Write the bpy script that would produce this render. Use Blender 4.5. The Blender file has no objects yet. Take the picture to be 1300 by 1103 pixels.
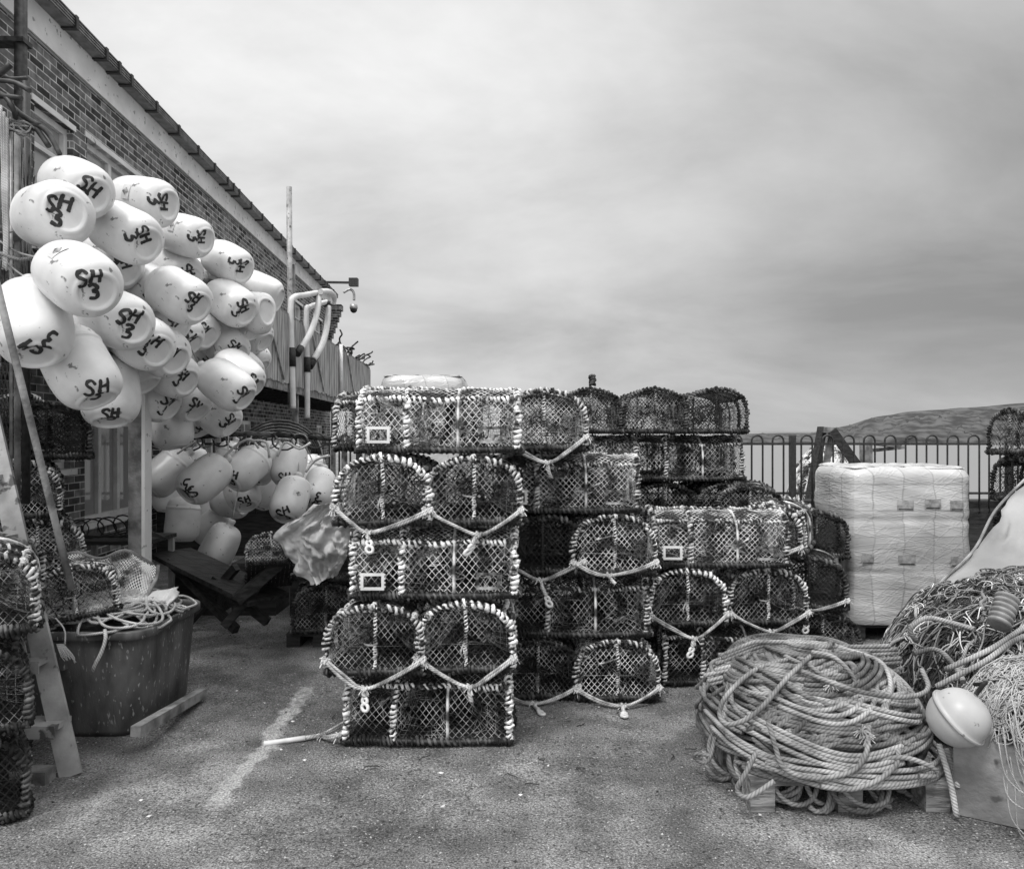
import bpy, math, random
from mathutils import Vector, Matrix, noise
R = math.radians
sc = bpy.context.scene
COL = sc.collection
V = Vector
# ---------------------------------------------------------------- camera
F = 950.0; CX = 650.0; CY = 552.0; EYE = 1.55
cam = bpy.data.cameras.new('camera'); camo = bpy.data.objects.new('camera', cam); COL.objects.link(camo)
camo.location = (0, 0, EYE); camo.rotation_euler = (R(90), 0, 0)
cam.sensor_width = 36; cam.lens = 36 * F / 1300; cam.clip_end = 20000; cam.clip_start = .05
sc.camera = camo
def P(px, py, d): return V(((px - CX) / F * d, d, EYE - (py - CY) / F * d))
def PX(px, d): return (px - CX) / F * d

# ---------------------------------------------------------------- materials (a black and white place)
def nt(m):
    m.use_nodes = True
    return m.node_tree.nodes, m.node_tree.links
def mat(name, c1, c2=None, scale=8, rough=.7, bump=0, bscale=60, lo=.38, hi=.62, coord='Object', metallic=0, stretch=(1,1,1), detail=6, speck=None, coat=0):
    m = bpy.data.materials.new(name); N, L = nt(m); b = N['Principled BSDF']
    b.inputs['Roughness'].default_value = rough; b.inputs['Metallic'].default_value = metallic
    b.inputs['Coat Weight'].default_value = coat
    if c2 is None: c2 = c1
    tc = N.new('ShaderNodeTexCoord'); mp = N.new('ShaderNodeMapping'); mp.inputs['Scale'].default_value = stretch
    L.new(tc.outputs[coord], mp.inputs[0])
    n = N.new('ShaderNodeTexNoise'); n.inputs['Scale'].default_value = scale; n.inputs['Detail'].default_value = detail
    L.new(mp.outputs[0], n.inputs[0])
    r = N.new('ShaderNodeMapRange'); r.inputs[1].default_value = lo; r.inputs[2].default_value = hi
    r.inputs[3].default_value = c1; r.inputs[4].default_value = c2
    L.new(n.outputs[0], r.inputs[0]); out = r.outputs[0]
    if speck:   # (scale, threshold, colour): small dirt specks
        n2 = N.new('ShaderNodeTexNoise'); n2.inputs['Scale'].default_value = speck[0]; n2.inputs['Detail'].default_value = 3
        L.new(mp.outputs[0], n2.inputs[0])
        r2 = N.new('ShaderNodeMapRange'); r2.inputs[1].default_value = speck[1]; r2.inputs[2].default_value = speck[1] + .05
        L.new(n2.outputs[0], r2.inputs[0])
        mx = N.new('ShaderNodeMix'); L.new(r2.outputs[0], mx.inputs[0]); L.new(out, mx.inputs[2]); mx.inputs[3].default_value = speck[2]
        out = mx.outputs[0]
    L.new(out, b.inputs['Base Color'])
    if bump:
        nb = N.new('ShaderNodeTexNoise'); nb.inputs['Scale'].default_value = bscale; nb.inputs['Detail'].default_value = 5
        L.new(mp.outputs[0], nb.inputs[0])
        bp = N.new('ShaderNodeBump'); bp.inputs['Strength'].default_value = bump; bp.inputs['Distance'].default_value = .02
        L.new(nb.outputs[0], bp.inputs['Height']); L.new(bp.outputs[0], b.inputs['Normal'])
    return m
def rope_mat(name, c1, c2, lay=.05, strands=3, scale=9):
    """twisted strands from the UV (u round the rope, v metres along it)"""
    m = bpy.data.materials.new(name); N, L = nt(m); b = N['Principled BSDF']; b.inputs['Roughness'].default_value = .85
    uv = N.new('ShaderNodeUVMap'); sx = N.new('ShaderNodeSeparateXYZ'); L.new(uv.outputs[0], sx.inputs[0])
    a = N.new('ShaderNodeMath'); a.operation = 'MULTIPLY'; a.inputs[1].default_value = strands; L.new(sx.outputs[0], a.inputs[0])
    c = N.new('ShaderNodeMath'); c.operation = 'DIVIDE'; c.inputs[1].default_value = lay / strands; L.new(sx.outputs[1], c.inputs[0])
    s = N.new('ShaderNodeMath'); s.operation = 'ADD'; L.new(a.outputs[0], s.inputs[0]); L.new(c.outputs[0], s.inputs[1])
    k = N.new('ShaderNodeMath'); k.operation = 'MULTIPLY'; k.inputs[1].default_value = math.pi; L.new(s.outputs[0], k.inputs[0])
    si = N.new('ShaderNodeMath'); si.operation = 'SINE'; L.new(k.outputs[0], si.inputs[0])
    ab = N.new('ShaderNodeMath'); ab.operation = 'ABSOLUTE'; L.new(si.outputs[0], ab.inputs[0])
    pw = N.new('ShaderNodeMath'); pw.operation = 'POWER'; pw.inputs[1].default_value = .6; L.new(ab.outputs[0], pw.inputs[0])
    bp = N.new('ShaderNodeBump'); bp.inputs['Strength'].default_value = 1; bp.inputs['Distance'].default_value = .0025
    L.new(pw.outputs[0], bp.inputs['Height']); L.new(bp.outputs[0], b.inputs['Normal'])
    tc = N.new('ShaderNodeTexCoord'); n = N.new('ShaderNodeTexNoise'); n.inputs['Scale'].default_value = scale; n.inputs['Detail'].default_value = 16
    L.new(tc.outputs['Object'], n.inputs[0])
    r = N.new('ShaderNodeMapRange'); r.inputs[1].default_value = .35; r.inputs[2].default_value = .65; r.inputs[3].default_value = c1; r.inputs[4].default_value = c2
    L.new(n.outputs[0], r.inputs[0])
    g = N.new('ShaderNodeMapRange'); g.inputs[3].default_value = .55; L.new(pw.outputs[0], g.inputs[0])   # darker in the grooves of the lay
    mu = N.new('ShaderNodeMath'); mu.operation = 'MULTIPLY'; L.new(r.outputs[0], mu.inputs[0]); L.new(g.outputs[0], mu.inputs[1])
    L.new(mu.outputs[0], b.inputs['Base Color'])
    return m
M = {}
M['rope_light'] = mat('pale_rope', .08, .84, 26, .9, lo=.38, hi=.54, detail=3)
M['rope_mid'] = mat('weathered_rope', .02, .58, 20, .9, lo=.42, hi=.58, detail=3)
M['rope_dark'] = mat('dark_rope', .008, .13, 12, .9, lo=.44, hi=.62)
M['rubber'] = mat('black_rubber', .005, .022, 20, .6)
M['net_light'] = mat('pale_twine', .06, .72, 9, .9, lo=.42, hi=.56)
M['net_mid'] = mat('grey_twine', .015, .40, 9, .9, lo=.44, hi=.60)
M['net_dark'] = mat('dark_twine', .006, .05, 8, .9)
M['slat'] = mat('dark_slat', .006, .02, 8, .8)
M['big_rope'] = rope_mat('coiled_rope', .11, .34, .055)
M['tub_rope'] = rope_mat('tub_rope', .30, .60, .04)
M['big_rope_b'] = rope_mat('coiled_rope_gap_shade', .05, .20, .055)  # darker strands paint shaded gaps into the rope coil
M['big_rope_c'] = rope_mat('coiled_rope_pale', .20, .44, .055)  # paler strands set beside the shade-coloured ones
M['thin_rope'] = rope_mat('pale_thin_rope', .40, .70, .035)
M['mix_rope'] = rope_mat('dirty_rope', .08, .40, .04, scale=5)
M['buoy'] = mat('white_plastic', .60, .80, 4, .34, speck=(26, .67, .20), bump=.05, bscale=9)
M['buoy_old'] = mat('aged_white_plastic', .60, .78, 5, .45, speck=(30, .66, .18), bump=.08, bscale=8)
M['paint'] = mat('black_paint', .012, .03, 30, .5)
M['label'] = mat('worn_label', .10, .45, 60, .6, detail=2)
M['plastic'] = mat('pale_plastic', .55, .72, 12, .45)
M['wood'] = mat('grey_timber', .10, .30, 9, .85, .3, 60, detail=9)
M['wood_x'] = mat('grey_timber_x', .10, .32, 6, .85, .4, 30, stretch=(1, 5, 5), detail=9, speck=(25, .62, .05))
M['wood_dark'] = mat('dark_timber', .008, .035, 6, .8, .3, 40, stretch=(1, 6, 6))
M['wood_light'] = mat('pale_board', .16, .42, 3, .8, .3, 40, stretch=(1, 5, 1), detail=10, speck=(9, .60, .08))
M['hose'] = mat('black_hose', .012, .05, 20, .55)
M['iron'] = mat('black_iron', .010, .03, 30, .5)
M['steel'] = mat('grey_steel', .25, .45, 20, .4, metallic=.5)
M['alu'] = mat('painted_metal', .22, .44, 7, .5, .1, 50, speck=(20, .60, .08))
M['ladder'] = mat('dull_ladder_metal', .20, .40, 5, .55, .1, 50, speck=(14, .60, .08))
M['gutter'] = mat('gutter_plastic', .10, .20, 10, .35)
M['white'] = mat('white_paint', .62, .78, 5, .5, speck=(30, .68, .3))
M['white_far'] = mat('white_pipe', .6, .72, 5, .5)
M['fascia'] = mat('fascia_board', .66, .80, 3, .6, speck=(14, .64, .3))
M['fence_board'] = mat('weathered_board', .20, .44, 4, .85, stretch=(3, 3, .5))
M['skip'] = mat('moulded_plastic', .03, .13, 4, .55, .2, 30, speck=(40, .63, .30), stretch=(1.6, 1.6, .6), detail=10)
M['wall_dark'] = mat('dark_render', .02, .06, 5, .8)
M['tarp'] = mat('pale_tarp', .20, .32, 2.5, .55, .6, 5, speck=(3.2, .60, .20))
M['film'] = mat('stretch_film', .48, .68, 2.2, .28, .45, 7, stretch=(.8, 1, 3), coat=.3, detail=5, speck=(9, .62, .36))
def film_mat():
    m = bpy.data.materials.new('stretch_film'); N, L = nt(m); b = N['Principled BSDF']; b.inputs['Roughness'].default_value = .27; b.inputs['Coat Weight'].default_value = .3
    tc = N.new('ShaderNodeTexCoord'); sp = N.new('ShaderNodeSeparateXYZ'); L.new(tc.outputs['Object'], sp.inputs[0])
    ad = N.new('ShaderNodeMath'); L.new(sp.outputs[0], ad.inputs[0]); L.new(sp.outputs[1], ad.inputs[1])
    cb = N.new('ShaderNodeCombineXYZ'); L.new(ad.outputs[0], cb.inputs[0]); L.new(sp.outputs[2], cb.inputs[1])
    br = N.new('ShaderNodeTexBrick'); br.offset = 0; L.new(cb.outputs[0], br.inputs[0])
    for k, v in (('Scale', 1), ('Brick Width', .228), ('Row Height', .196), ('Mortar Size', .010), ('Mortar Smooth', 1)): br.inputs[k].default_value = v
    for k, v in (('Color1', .40), ('Color2', .52), ('Mortar', .33)): br.inputs[k].default_value = (v, v, v, 1)
    n = N.new('ShaderNodeTexNoise'); n.inputs['Scale'].default_value = 2.5; n.inputs['Detail'].default_value = 6; L.new(tc.outputs['Object'], n.inputs[0])
    r = N.new('ShaderNodeMapRange'); r.inputs[1].default_value = .35; r.inputs[2].default_value = .65; r.inputs[3].default_value = .85; r.inputs[4].default_value = 1.18; L.new(n.outputs[0], r.inputs[0])
    sc_ = N.new('ShaderNodeVectorMath'); sc_.operation = 'SCALE'; L.new(br.outputs[0], sc_.inputs[0]); L.new(r.outputs[0], sc_.inputs['Scale']); L.new(sc_.outputs[0], b.inputs['Base Color'])
    hs = []
    for rot, st, s0 in ((8, (.5, 1, 9), 2.2), (-14, (.4, 1, 7), 2.8), (40, (.7, 1, 6), 1.7)):
        mp = N.new('ShaderNodeMapping'); mp.inputs['Rotation'].default_value = (0, R(rot), 0); L.new(tc.outputs['Object'], mp.inputs[0])
        m2 = N.new('ShaderNodeMapping'); m2.inputs['Scale'].default_value = st; L.new(mp.outputs[0], m2.inputs[0])
        q = N.new('ShaderNodeTexNoise'); q.inputs['Scale'].default_value = s0; q.inputs['Detail'].default_value = 3; L.new(m2.outputs[0], q.inputs[0])
        a = N.new('ShaderNodeMath'); a.operation = 'SUBTRACT'; a.inputs[1].default_value = .5; L.new(q.outputs[0], a.inputs[0])
        a2 = N.new('ShaderNodeMath'); a2.operation = 'ABSOLUTE'; L.new(a.outputs[0], a2.inputs[0])
        a3 = N.new('ShaderNodeMapRange'); a3.inputs[1].default_value = 0; a3.inputs[2].default_value = .035; a3.inputs[3].default_value = 1; a3.inputs[4].default_value = 0; L.new(a2.outputs[0], a3.inputs[0]); hs.append(a3.outputs[0])
    x = hs[0]
    for h in hs[1:]: y = N.new('ShaderNodeMath'); L.new(x, y.inputs[0]); L.new(h, y.inputs[1]); x = y.outputs[0]
    bp = N.new('ShaderNodeBump'); bp.inputs['Strength'].default_value = .22; bp.inputs['Distance'].default_value = .012; L.new(x, bp.inputs['Height']); L.new(bp.outputs[0], b.inputs['Normal'])
    return m
M['film'] = film_mat()
M['carton'] = mat('printed_patch', .20, .36, 30, .35)
M['cloth'] = mat('grey_canvas', .42, .58, 5, .85, .3, 14)
M['float'] = mat('grey_float', .34, .42, 5, .4, speck=(30, .68, .2))
M['rib'] = mat('ribbed_plastic', .16, .26, 12, .5)
M['stone'] = mat('pebble', .06, .45, 30, .9)
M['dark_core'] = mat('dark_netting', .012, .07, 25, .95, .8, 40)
def glass():
    m = bpy.data.materials.new('window_glass'); N, L = nt(m); b = N['Principled BSDF']
    b.inputs['Base Color'].default_value = (.34, .34, .34, 1); b.inputs['Roughness'].default_value = .08  # pale base colour paints in the sky reflected by the panes
    b.inputs['Specular IOR Level'].default_value = .8
    return m
M['glass'] = glass()
M['curtain'] = mat('net_curtain', .3, .5, 6, .9, stretch=(12, 12, 1))
def brick():
    m = bpy.data.materials.new('brickwork'); N, L = nt(m); b = N['Principled BSDF']; b.inputs['Roughness'].default_value = .9
    tc = N.new('ShaderNodeTexCoord'); sp = N.new('ShaderNodeSeparateXYZ'); L.new(tc.outputs['Object'], sp.inputs[0])
    cb = N.new('ShaderNodeCombineXYZ')
    sm = N.new('ShaderNodeMath'); L.new(sp.outputs[0], sm.inputs[0]); L.new(sp.outputs[1], sm.inputs[1])
    L.new(sm.outputs[0], cb.inputs[0]); L.new(sp.outputs[2], cb.inputs[1])
    br = N.new('ShaderNodeTexBrick'); L.new(cb.outputs[0], br.inputs[0])
    br.inputs['Scale'].default_value = 1; br.inputs['Brick Width'].default_value = .225; br.inputs['Row Height'].default_value = .075
    br.inputs['Mortar Size'].default_value = .007; br.inputs['Mortar Smooth'].default_value = .3
    br.inputs['Color1'].default_value = (.02, .02, .02, 1); br.inputs['Color2'].default_value = (.22, .22, .22, 1); br.inputs['Mortar'].default_value = (.48, .48, .48, 1)
    br.inputs['Bias'].default_value = -.1
    n = N.new('ShaderNodeTexNoise'); n.inputs['Scale'].default_value = 9; n.inputs['Detail'].default_value = 8; L.new(tc.outputs['Object'], n.inputs[0])
    r = N.new('ShaderNodeMapRange'); r.inputs[1].default_value = .3; r.inputs[2].default_value = .7; r.inputs[3].default_value = .5; r.inputs[4].default_value = 1.6; L.new(n.outputs[0], r.inputs[0])
    mx = N.new('ShaderNodeVectorMath'); mx.operation = 'SCALE'; L.new(br.outputs[0], mx.inputs[0]); L.new(r.outputs[0], mx.inputs['Scale'])
    L.new(mx.outputs[0], b.inputs['Base Color'])
    bp = N.new('ShaderNodeBump'); bp.invert = True; bp.inputs['Strength'].default_value = .8; bp.inputs['Distance'].default_value = .01
    L.new(br.outputs['Fac'], bp.inputs['Height']); L.new(bp.outputs[0], b.inputs['Normal'])
    return m
M['brick'] = brick()
def ground_mat():
    m = bpy.data.materials.new('worn_tarmac'); N, L = nt(m); b = N['Principled BSDF']; b.inputs['Roughness'].default_value = .8
    tc = N.new('ShaderNodeTexCoord')
    def nz(s, d=6, st=None):
        n = N.new('ShaderNodeTexNoise'); n.inputs['Scale'].default_value = s; n.inputs['Detail'].default_value = d; L.new(tc.outputs['Object'], n.inputs[0]); return n.outputs[0]
    def mr(i, a, b_, c, d):
        r = N.new('ShaderNodeMapRange'); L.new(i, r.inputs[0])
        for k, v in enumerate((a, b_, c, d)): r.inputs[k + 1].default_value = v
        return r.outputs[0]
    def mth(op, a, b_):
        x = N.new('ShaderNodeMath'); x.operation = op
        for i, q in enumerate((a, b_)):
            if isinstance(q, (int, float)): x.inputs[i].default_value = q
            else: L.new(q, x.inputs[i])
        return x.outputs[0]
    big = mth('MULTIPLY', mr(nz(1.1, 10), .36, .64, .11, .25), mr(nz(5, 10), .35, .65, .7, 1.3))
    patch = mr(nz(3.3, 8), .46, .62, 0, 1)
    grit = mr(nz(120, 4), .34, .68, .35, 1.8)
    fleck = mr(nz(85, 2), .66, .70, 0, .34)
    dark = mr(nz(48, 3), .60, .66, 1, .30)
    col = mth('MULTIPLY', big, grit)
    col = mth('MULTIPLY', col, mr(patch, 0, 1, 1, .78)); col = mth('MULTIPLY', col, dark)
    col = mth('ADD', col, fleck)
    vo = N.new('ShaderNodeTexVoronoi'); vo.feature = 'DISTANCE_TO_EDGE'; vo.inputs['Scale'].default_value = .55
    wn = N.new('ShaderNodeTexNoise'); wn.inputs['Scale'].default_value = 2.5; wn.inputs['Detail'].default_value = 8; L.new(tc.outputs['Object'], wn.inputs[0])
    wv = N.new('ShaderNodeVectorMath'); wv.operation = 'MULTIPLY_ADD'; L.new(wn.outputs['Color'], wv.inputs[0]); wv.inputs[1].default_value = (.9, .9, .9); L.new(tc.outputs['Object'], wv.inputs[2]); L.new(wv.outputs[0], vo.inputs['Vector'])
    crk = mr(vo.outputs['Distance'], .001, .007, .45, 1); crk = mth('MAXIMUM', crk, mr(nz(1.7, 3), .36, .42, 0, 1))
    col = mth('MULTIPLY', col, crk)
    # worn painted line: x = -1.24, from y 3.15 to 4.6
    sp = N.new('ShaderNodeSeparateXYZ'); L.new(tc.outputs['Object'], sp.inputs[0])
    wob = mr(nz(2.2, 4), 0, 1, -.09, .09)
    dx = mth('ABSOLUTE', mth('ADD', mth('ADD', sp.outputs[0], 1.24), wob), 0)
    line = mr(mth('ADD', dx, mr(nz(14, 6), .3, .7, -.03, .03)), .030, .055, 1, 0)
    dy = mth('ABSOLUTE', mth('SUBTRACT', sp.outputs[1], 3.85), 0)
    line = mth('MULTIPLY', line, mr(dy, .70, .76, 1, 0)); line = mth('MULTIPLY', line, mr(nz(7, 7), .34, .42, .35, 1))
    mx = N.new('ShaderNodeMix'); L.new(line, mx.inputs[0]); L.new(col, mx.inputs[2]); L.new(mth('MULTIPLY', mr(nz(95, 3), .36, .66, .5, 1.3), .46), mx.inputs[3])
    L.new(mx.outputs[0], b.inputs['Base Color'])
    bp = N.new('ShaderNodeBump'); bp.inputs['Strength'].default_value = 1; bp.inputs['Distance'].default_value = .02
    L.new(mth('ADD', nz(110, 3), mth('MULTIPLY', nz(9, 4), 1.5)), bp.inputs['Height']); L.new(bp.outputs[0], b.inputs['Normal'])
    return m
M['ground'] = ground_mat()
M['hill'] = mat('rough_hillside', .022, .085, .05, .95, detail=15, lo=.40, hi=.60, stretch=(1, 1, 2.5), bump=1, bscale=.06)
M['far'] = mat('far_land', .16, .22, .004, .95)  # paler colour paints distance haze onto the far land
def sea_mat():
    m = bpy.data.materials.new('grey_sea'); N, L = nt(m); b = N['Principled BSDF']
    b.inputs['Base Color'].default_value = (.20, .20, .20, 1); b.inputs['Roughness'].default_value = .5
    tc = N.new('ShaderNodeTexCoord'); n = N.new('ShaderNodeTexNoise'); n.inputs['Scale'].default_value = .35; n.inputs['Detail'].default_value = 6
    L.new(tc.outputs['Object'], n.inputs[0])
    bp = N.new('ShaderNodeBump'); bp.inputs['Strength'].default_value = .35; bp.inputs['Distance'].default_value = .6
    L.new(n.outputs[0], bp.inputs['Height']); L.new(bp.outputs[0], b.inputs['Normal'])
    return m
M['sea'] = sea_mat()

# ---------------------------------------------------------------- mesh builder
class MB:
    def __init__(s): s.v = []; s.f = []; s.m = []; s.uv = []; s.sm = []; s.mats = []
    def mi(s, m):
        if m not in s.mats: s.mats.append(m)
        return s.mats.index(m)
    def face(s, idx, mi=0, uv=None, smooth=False):
        s.f.append(idx); s.m.append(mi); s.sm.append(smooth)
        s.uv.extend(uv if uv else [(0, 0)] * len(idx))
    def box(s, x0, x1, y0, y1, z0, z1, m=None, mtx=None):
        mi = s.mi(m) if m else 0; b = len(s.v)
        for z in (z0, z1):
            for y in (y0, y1):
                for x in (x0, x1):
                    p = V((x, y, z)); s.v.append(mtx @ p if mtx else p)
        for q in ((0, 2, 3, 1), (4, 5, 7, 6), (0, 1, 5, 4), (2, 6, 7, 3), (0, 4, 6, 2), (1, 3, 7, 5)): s.face([b + i for i in q], mi)
        return s
    def beam(s, a, b, w, h, m=None, up=V((0, 0, 1))):
        a = V(a); b = V(b); d = (b - a); L = d.length; d.normalize()
        x = d.cross(up)
        if x.length < 1e-3: x = d.cross(V((0, 1, 0)))
        x.normalize(); y = x.cross(d)
        mt = Matrix((( x.x, d.x, y.x, a.x), (x.y, d.y, y.y, a.y), (x.z, d.z, y.z, a.z), (0, 0, 0, 1)))
        return s.box(-w / 2, w / 2, 0, L, -h / 2, h / 2, m, mt)
    def tube(s, pts, r, n=6, m=None, closed=False, caps=True, rf=None, v0=0):
        mi = s.mi(m) if m else 0
        K = len(pts)
        if K < 2: return s
        T = []
        for i in range(K):
            if closed: t = pts[(i + 1) % K] - pts[i - 1]
            else: t = pts[min(i + 1, K - 1)] - pts[max(i - 1, 0)]
            if t.length < 1e-9: t = V((0, 0, 1))
            T.append(t.normalized())
        up = V((0, 0, 1)) if abs(T[0].z) < .9 else V((1, 0, 0))
        nrm = (up - T[0] * up.dot(T[0])).normalized()
        base = len(s.v); ln = v0; lens = []
        for i in range(K):
            if i: ln += (pts[i] - pts[i - 1]).length
            lens.append(ln)
            nrm = nrm - T[i] * nrm.dot(T[i])
            if nrm.length < 1e-6: nrm = T[i].orthogonal()
            nrm.normalize(); bi = T[i].cross(nrm); rr = r * (rf(i / (K - 1)) if rf else 1)
            for k in range(n):
                a = 2 * math.pi * k / n
                s.v.append(pts[i] + (nrm * math.cos(a) + bi * math.sin(a)) * rr)
        rng = K if closed else K - 1
        for i in range(rng):
            j = (i + 1) % K; la = lens[i]; lb = lens[j] if j else ln + (pts[0] - pts[-1]).length
            for k in range(n):
                q = (k + 1) % n
                s.face([base + i * n + k, base + i * n + q, base + j * n + q, base + j * n + k], mi,
                       [(k / n, la), ((k + 1) / n, la), ((k + 1) / n, lb), (k / n, lb)], n > 3)
        if caps and not closed and n > 3:
            s.face([base + k for k in range(n)][::-1], mi); s.face([base + (K - 1) * n + k for k in range(n)], mi)
        return s
    def lathe(s, prof, n=32, m=None, mtx=None, defo=None):
        mi = s.mi(m) if m else 0; b = len(s.v); K = len(prof)
        for r, z in prof:
            for k in range(n):
                a = 2 * math.pi * k / n; p = V((r * math.cos(a), r * math.sin(a), z))
                if defo: p = defo(p)
                s.v.append(mtx @ p if mtx else p)
        for i in range(K - 1):
            for k in range(n):
                q = (k + 1) % n
                s.face([b + i * n + k, b + i * n + q, b + (i + 1) * n + q, b + (i + 1) * n + k], mi, None, True)
        return s
    def grid(s, fn, nu, nv, m=None, smooth=True):
        mi = s.mi(m) if m else 0; b = len(s.v)
        for j in range(nv + 1):
            for i in range(nu + 1): s.v.append(V(fn(i / nu, j / nv)))
        for j in range(nv):
            for i in range(nu):
                a = b + j * (nu + 1) + i
                s.face([a, a + 1, a + nu + 2, a + nu + 1], mi, None, smooth)
        return s
    def sheet(s, fn, nu, nv, th, m=None):
        """a sheet with real thickness"""
        mi = s.mi(m) if m else 0
        b = len(s.v); s.grid(fn, nu, nv, m); n = (nu + 1) * (nv + 1)
        c = len(s.v)
        off = V(th)
        for k in range(n): s.v.append(s.v[b + k] + off)
        W = nu + 1
        for j in range(nv):
            for i in range(nu):
                a = c + j * W + i; s.face([a, a + W, a + W + 1, a + 1], mi, None, True)
        for i in range(nu):
            s.face([b + i, c + i, c + i + 1, b + i + 1], mi); q = nv * W + i; s.face([b + q, b + q + 1, c + q + 1, c + q], mi)
        for j in range(nv):
            q = j * W; s.face([b + q, b + q + W, c + q + W, c + q], mi); q = j * W + nu; s.face([b + q, c + q, c + q + W, b + q + W], mi)
        return s
    def build(s, name, m=None, parent=None, loc=None):
        me = bpy.data.meshes.new(name); me.from_pydata([tuple(p) for p in s.v], [], s.f)
        mats = s.mats or [m]
        for x in mats: me.materials.append(x)
        if s.mats: me.polygons.foreach_set('material_index', s.m)
        me.polygons.foreach_set('use_smooth', s.sm)
        uvl = me.uv_layers.new(name='UVMap'); uvl.data.foreach_set('uv', [c for u in s.uv for c in u])
        me.update()
        o = bpy.data.objects.new(name, me); COL.objects.link(o)
        if parent: o.parent = parent
        if loc: o.location = loc
        return o
def tag(o, label=None, cat=None, group=None, kind=None):
    if label: o['label'] = label
    if cat: o['category'] = cat
    if group: o['group'] = group
    if kind: o['kind'] = kind
    return o
def thing(name, label, cat, loc=(0, 0, 0), rz=0, group=None):
    o = bpy.data.objects.new(name, None); COL.objects.link(o); o.location = loc; o.rotation_euler = (0, 0, rz)
    o.empty_display_size = .1
    return tag(o, label, cat, group)
def centred(mb, name, m, parent=None):
    return mb.build(name, m, parent)
def nv(p, s=1., seed=0.): return noise.noise_vector(p * s + V((seed * 7.3, seed * 3.1, seed * 1.7)))
def catmull(pts, k=6):
    o = []; n = len(pts)
    for i in range(n - 1):
        p0 = pts[max(i - 1, 0)]; p1 = pts[i]; p2 = pts[i + 1]; p3 = pts[min(i + 2, n - 1)]
        for j in range(k):
            t = j / k
            o.append(.5 * ((2 * p1) + (p2 - p0) * t + (2 * p0 - 5 * p1 + 4 * p2 - p3) * t * t + (3 * p1 - p0 - 3 * p2 + p3) * t ** 3))
    o.append(pts[-1].copy()); return o
def resample(pts, step):
    o = [pts[0].copy()]; acc = 0; last = pts[0]
    for p in pts[1:]:
        seg = (p - last).length
        while acc + seg >= step and seg > 1e-9:
            t = (step - acc) / seg; last = last + (p - last) * t; o.append(last.copy()); seg = (p - last).length; acc = 0
        acc += seg; last = p
    return o

# ================================================================ LOBSTER POTS
PL, PW, PH = .84, .47, .362
def hoop_poly(W=PW, H=PH):
    z0 = .03; zs = .46 * H; p = [V((0, -W / 2 * .97, z0)), V((0, -W / 2, z0 + .07)), V((0, -W / 2, zs))]
    for i in range(1, 12):
        a = math.pi - math.pi * i / 12
        c, s_ = math.cos(a), math.sin(a); e = 2 / 2.35
        p.append(V((0, W / 2 * math.copysign(abs(c) ** e, c), zs + (H - .02 - zs) * abs(s_) ** e)))
    p += [V((0, W / 2, zs)), V((0, W / 2, z0 + .07)), V((0, W / 2 * .97, z0))]
    return p
HP = hoop_poly(); HS = [0.]
for i in range(1, len(HP)): HS.append(HS[-1] + (HP[i] - HP[i - 1]).length)
HPER = HS[-1]
def hoop_at(s):
    s = min(max(s, 0), HPER)
    for i in range(1, len(HP)):
        if s <= HS[i]: return HP[i - 1].lerp(HP[i], (s - HS[i - 1]) / max(HS[i] - HS[i - 1], 1e-9))
    return HP[-1]
def wound(mb, path, rc, rw, pitch, mc, mw, rnd, per=6, skip=.06):
    mb.tube(path, rc, 5, mc, caps=False)
    fine = resample(path, pitch / per)
    if len(fine) < 4: return
    K = len(fine); nrm = None; seg = []; ph = rnd.random() * 6
    for i in range(K):
        t = (fine[min(i + 1, K - 1)] - fine[max(i - 1, 0)]).normalized()
        if nrm is None: nrm = t.orthogonal().normalized()
        nrm = (nrm - t * nrm.dot(t)).normalized(); b = t.cross(nrm)
        ph += 2 * math.pi / per * (1 + .25 * math.sin(i * .05))
        rr = rc + rw * (.40 + 1.7 * noise.noise(fine[i] * 22) * (1 if i % 2 else .7))
        seg.append(fine[i] + (nrm * math.cos(ph) + b * math.sin(ph)) * rr + t * rnd.uniform(-.004, .004) + nv(fine[i], 60, 3) * .0035)
        if rnd.random() < skip / per and len(seg) > per * 3:
            mb.tube(seg, rw * rnd.uniform(.75, 1.2), 4, mw, caps=True, rf=lambda q: 1 + .3 * math.sin(q * len(seg) * .9)); seg = []
    if len(seg) > 2: mb.tube(seg, rw, 4, mw, caps=True)
def netlines(mb, fn, U, Vv, a, b, r, m, inside=None, sides=3):
    """diamond mesh over fn(u, v)"""
    for sgn in (1, -1):
        u0 = -Vv / b * a if sgn > 0 else 0
        end = U if sgn > 0 else U + Vv / b * a
        u = u0
        while u < end:
            seg = []; st = max(2, int(Vv / (b * .75)))
            for i in range(st + 1):
                v = Vv * i / st; uu = u + sgn * v / b * a
                ok = 0 <= uu <= U and (inside is None or inside(uu, v))
                if ok: seg.append(fn(uu, v))
                elif len(seg) > 1: mb.tube(seg, r, sides, m, caps=False); seg = []
                else: seg = []
            if len(seg) > 1: mb.tube(seg, r, sides, m, caps=False)
            u += a
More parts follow.
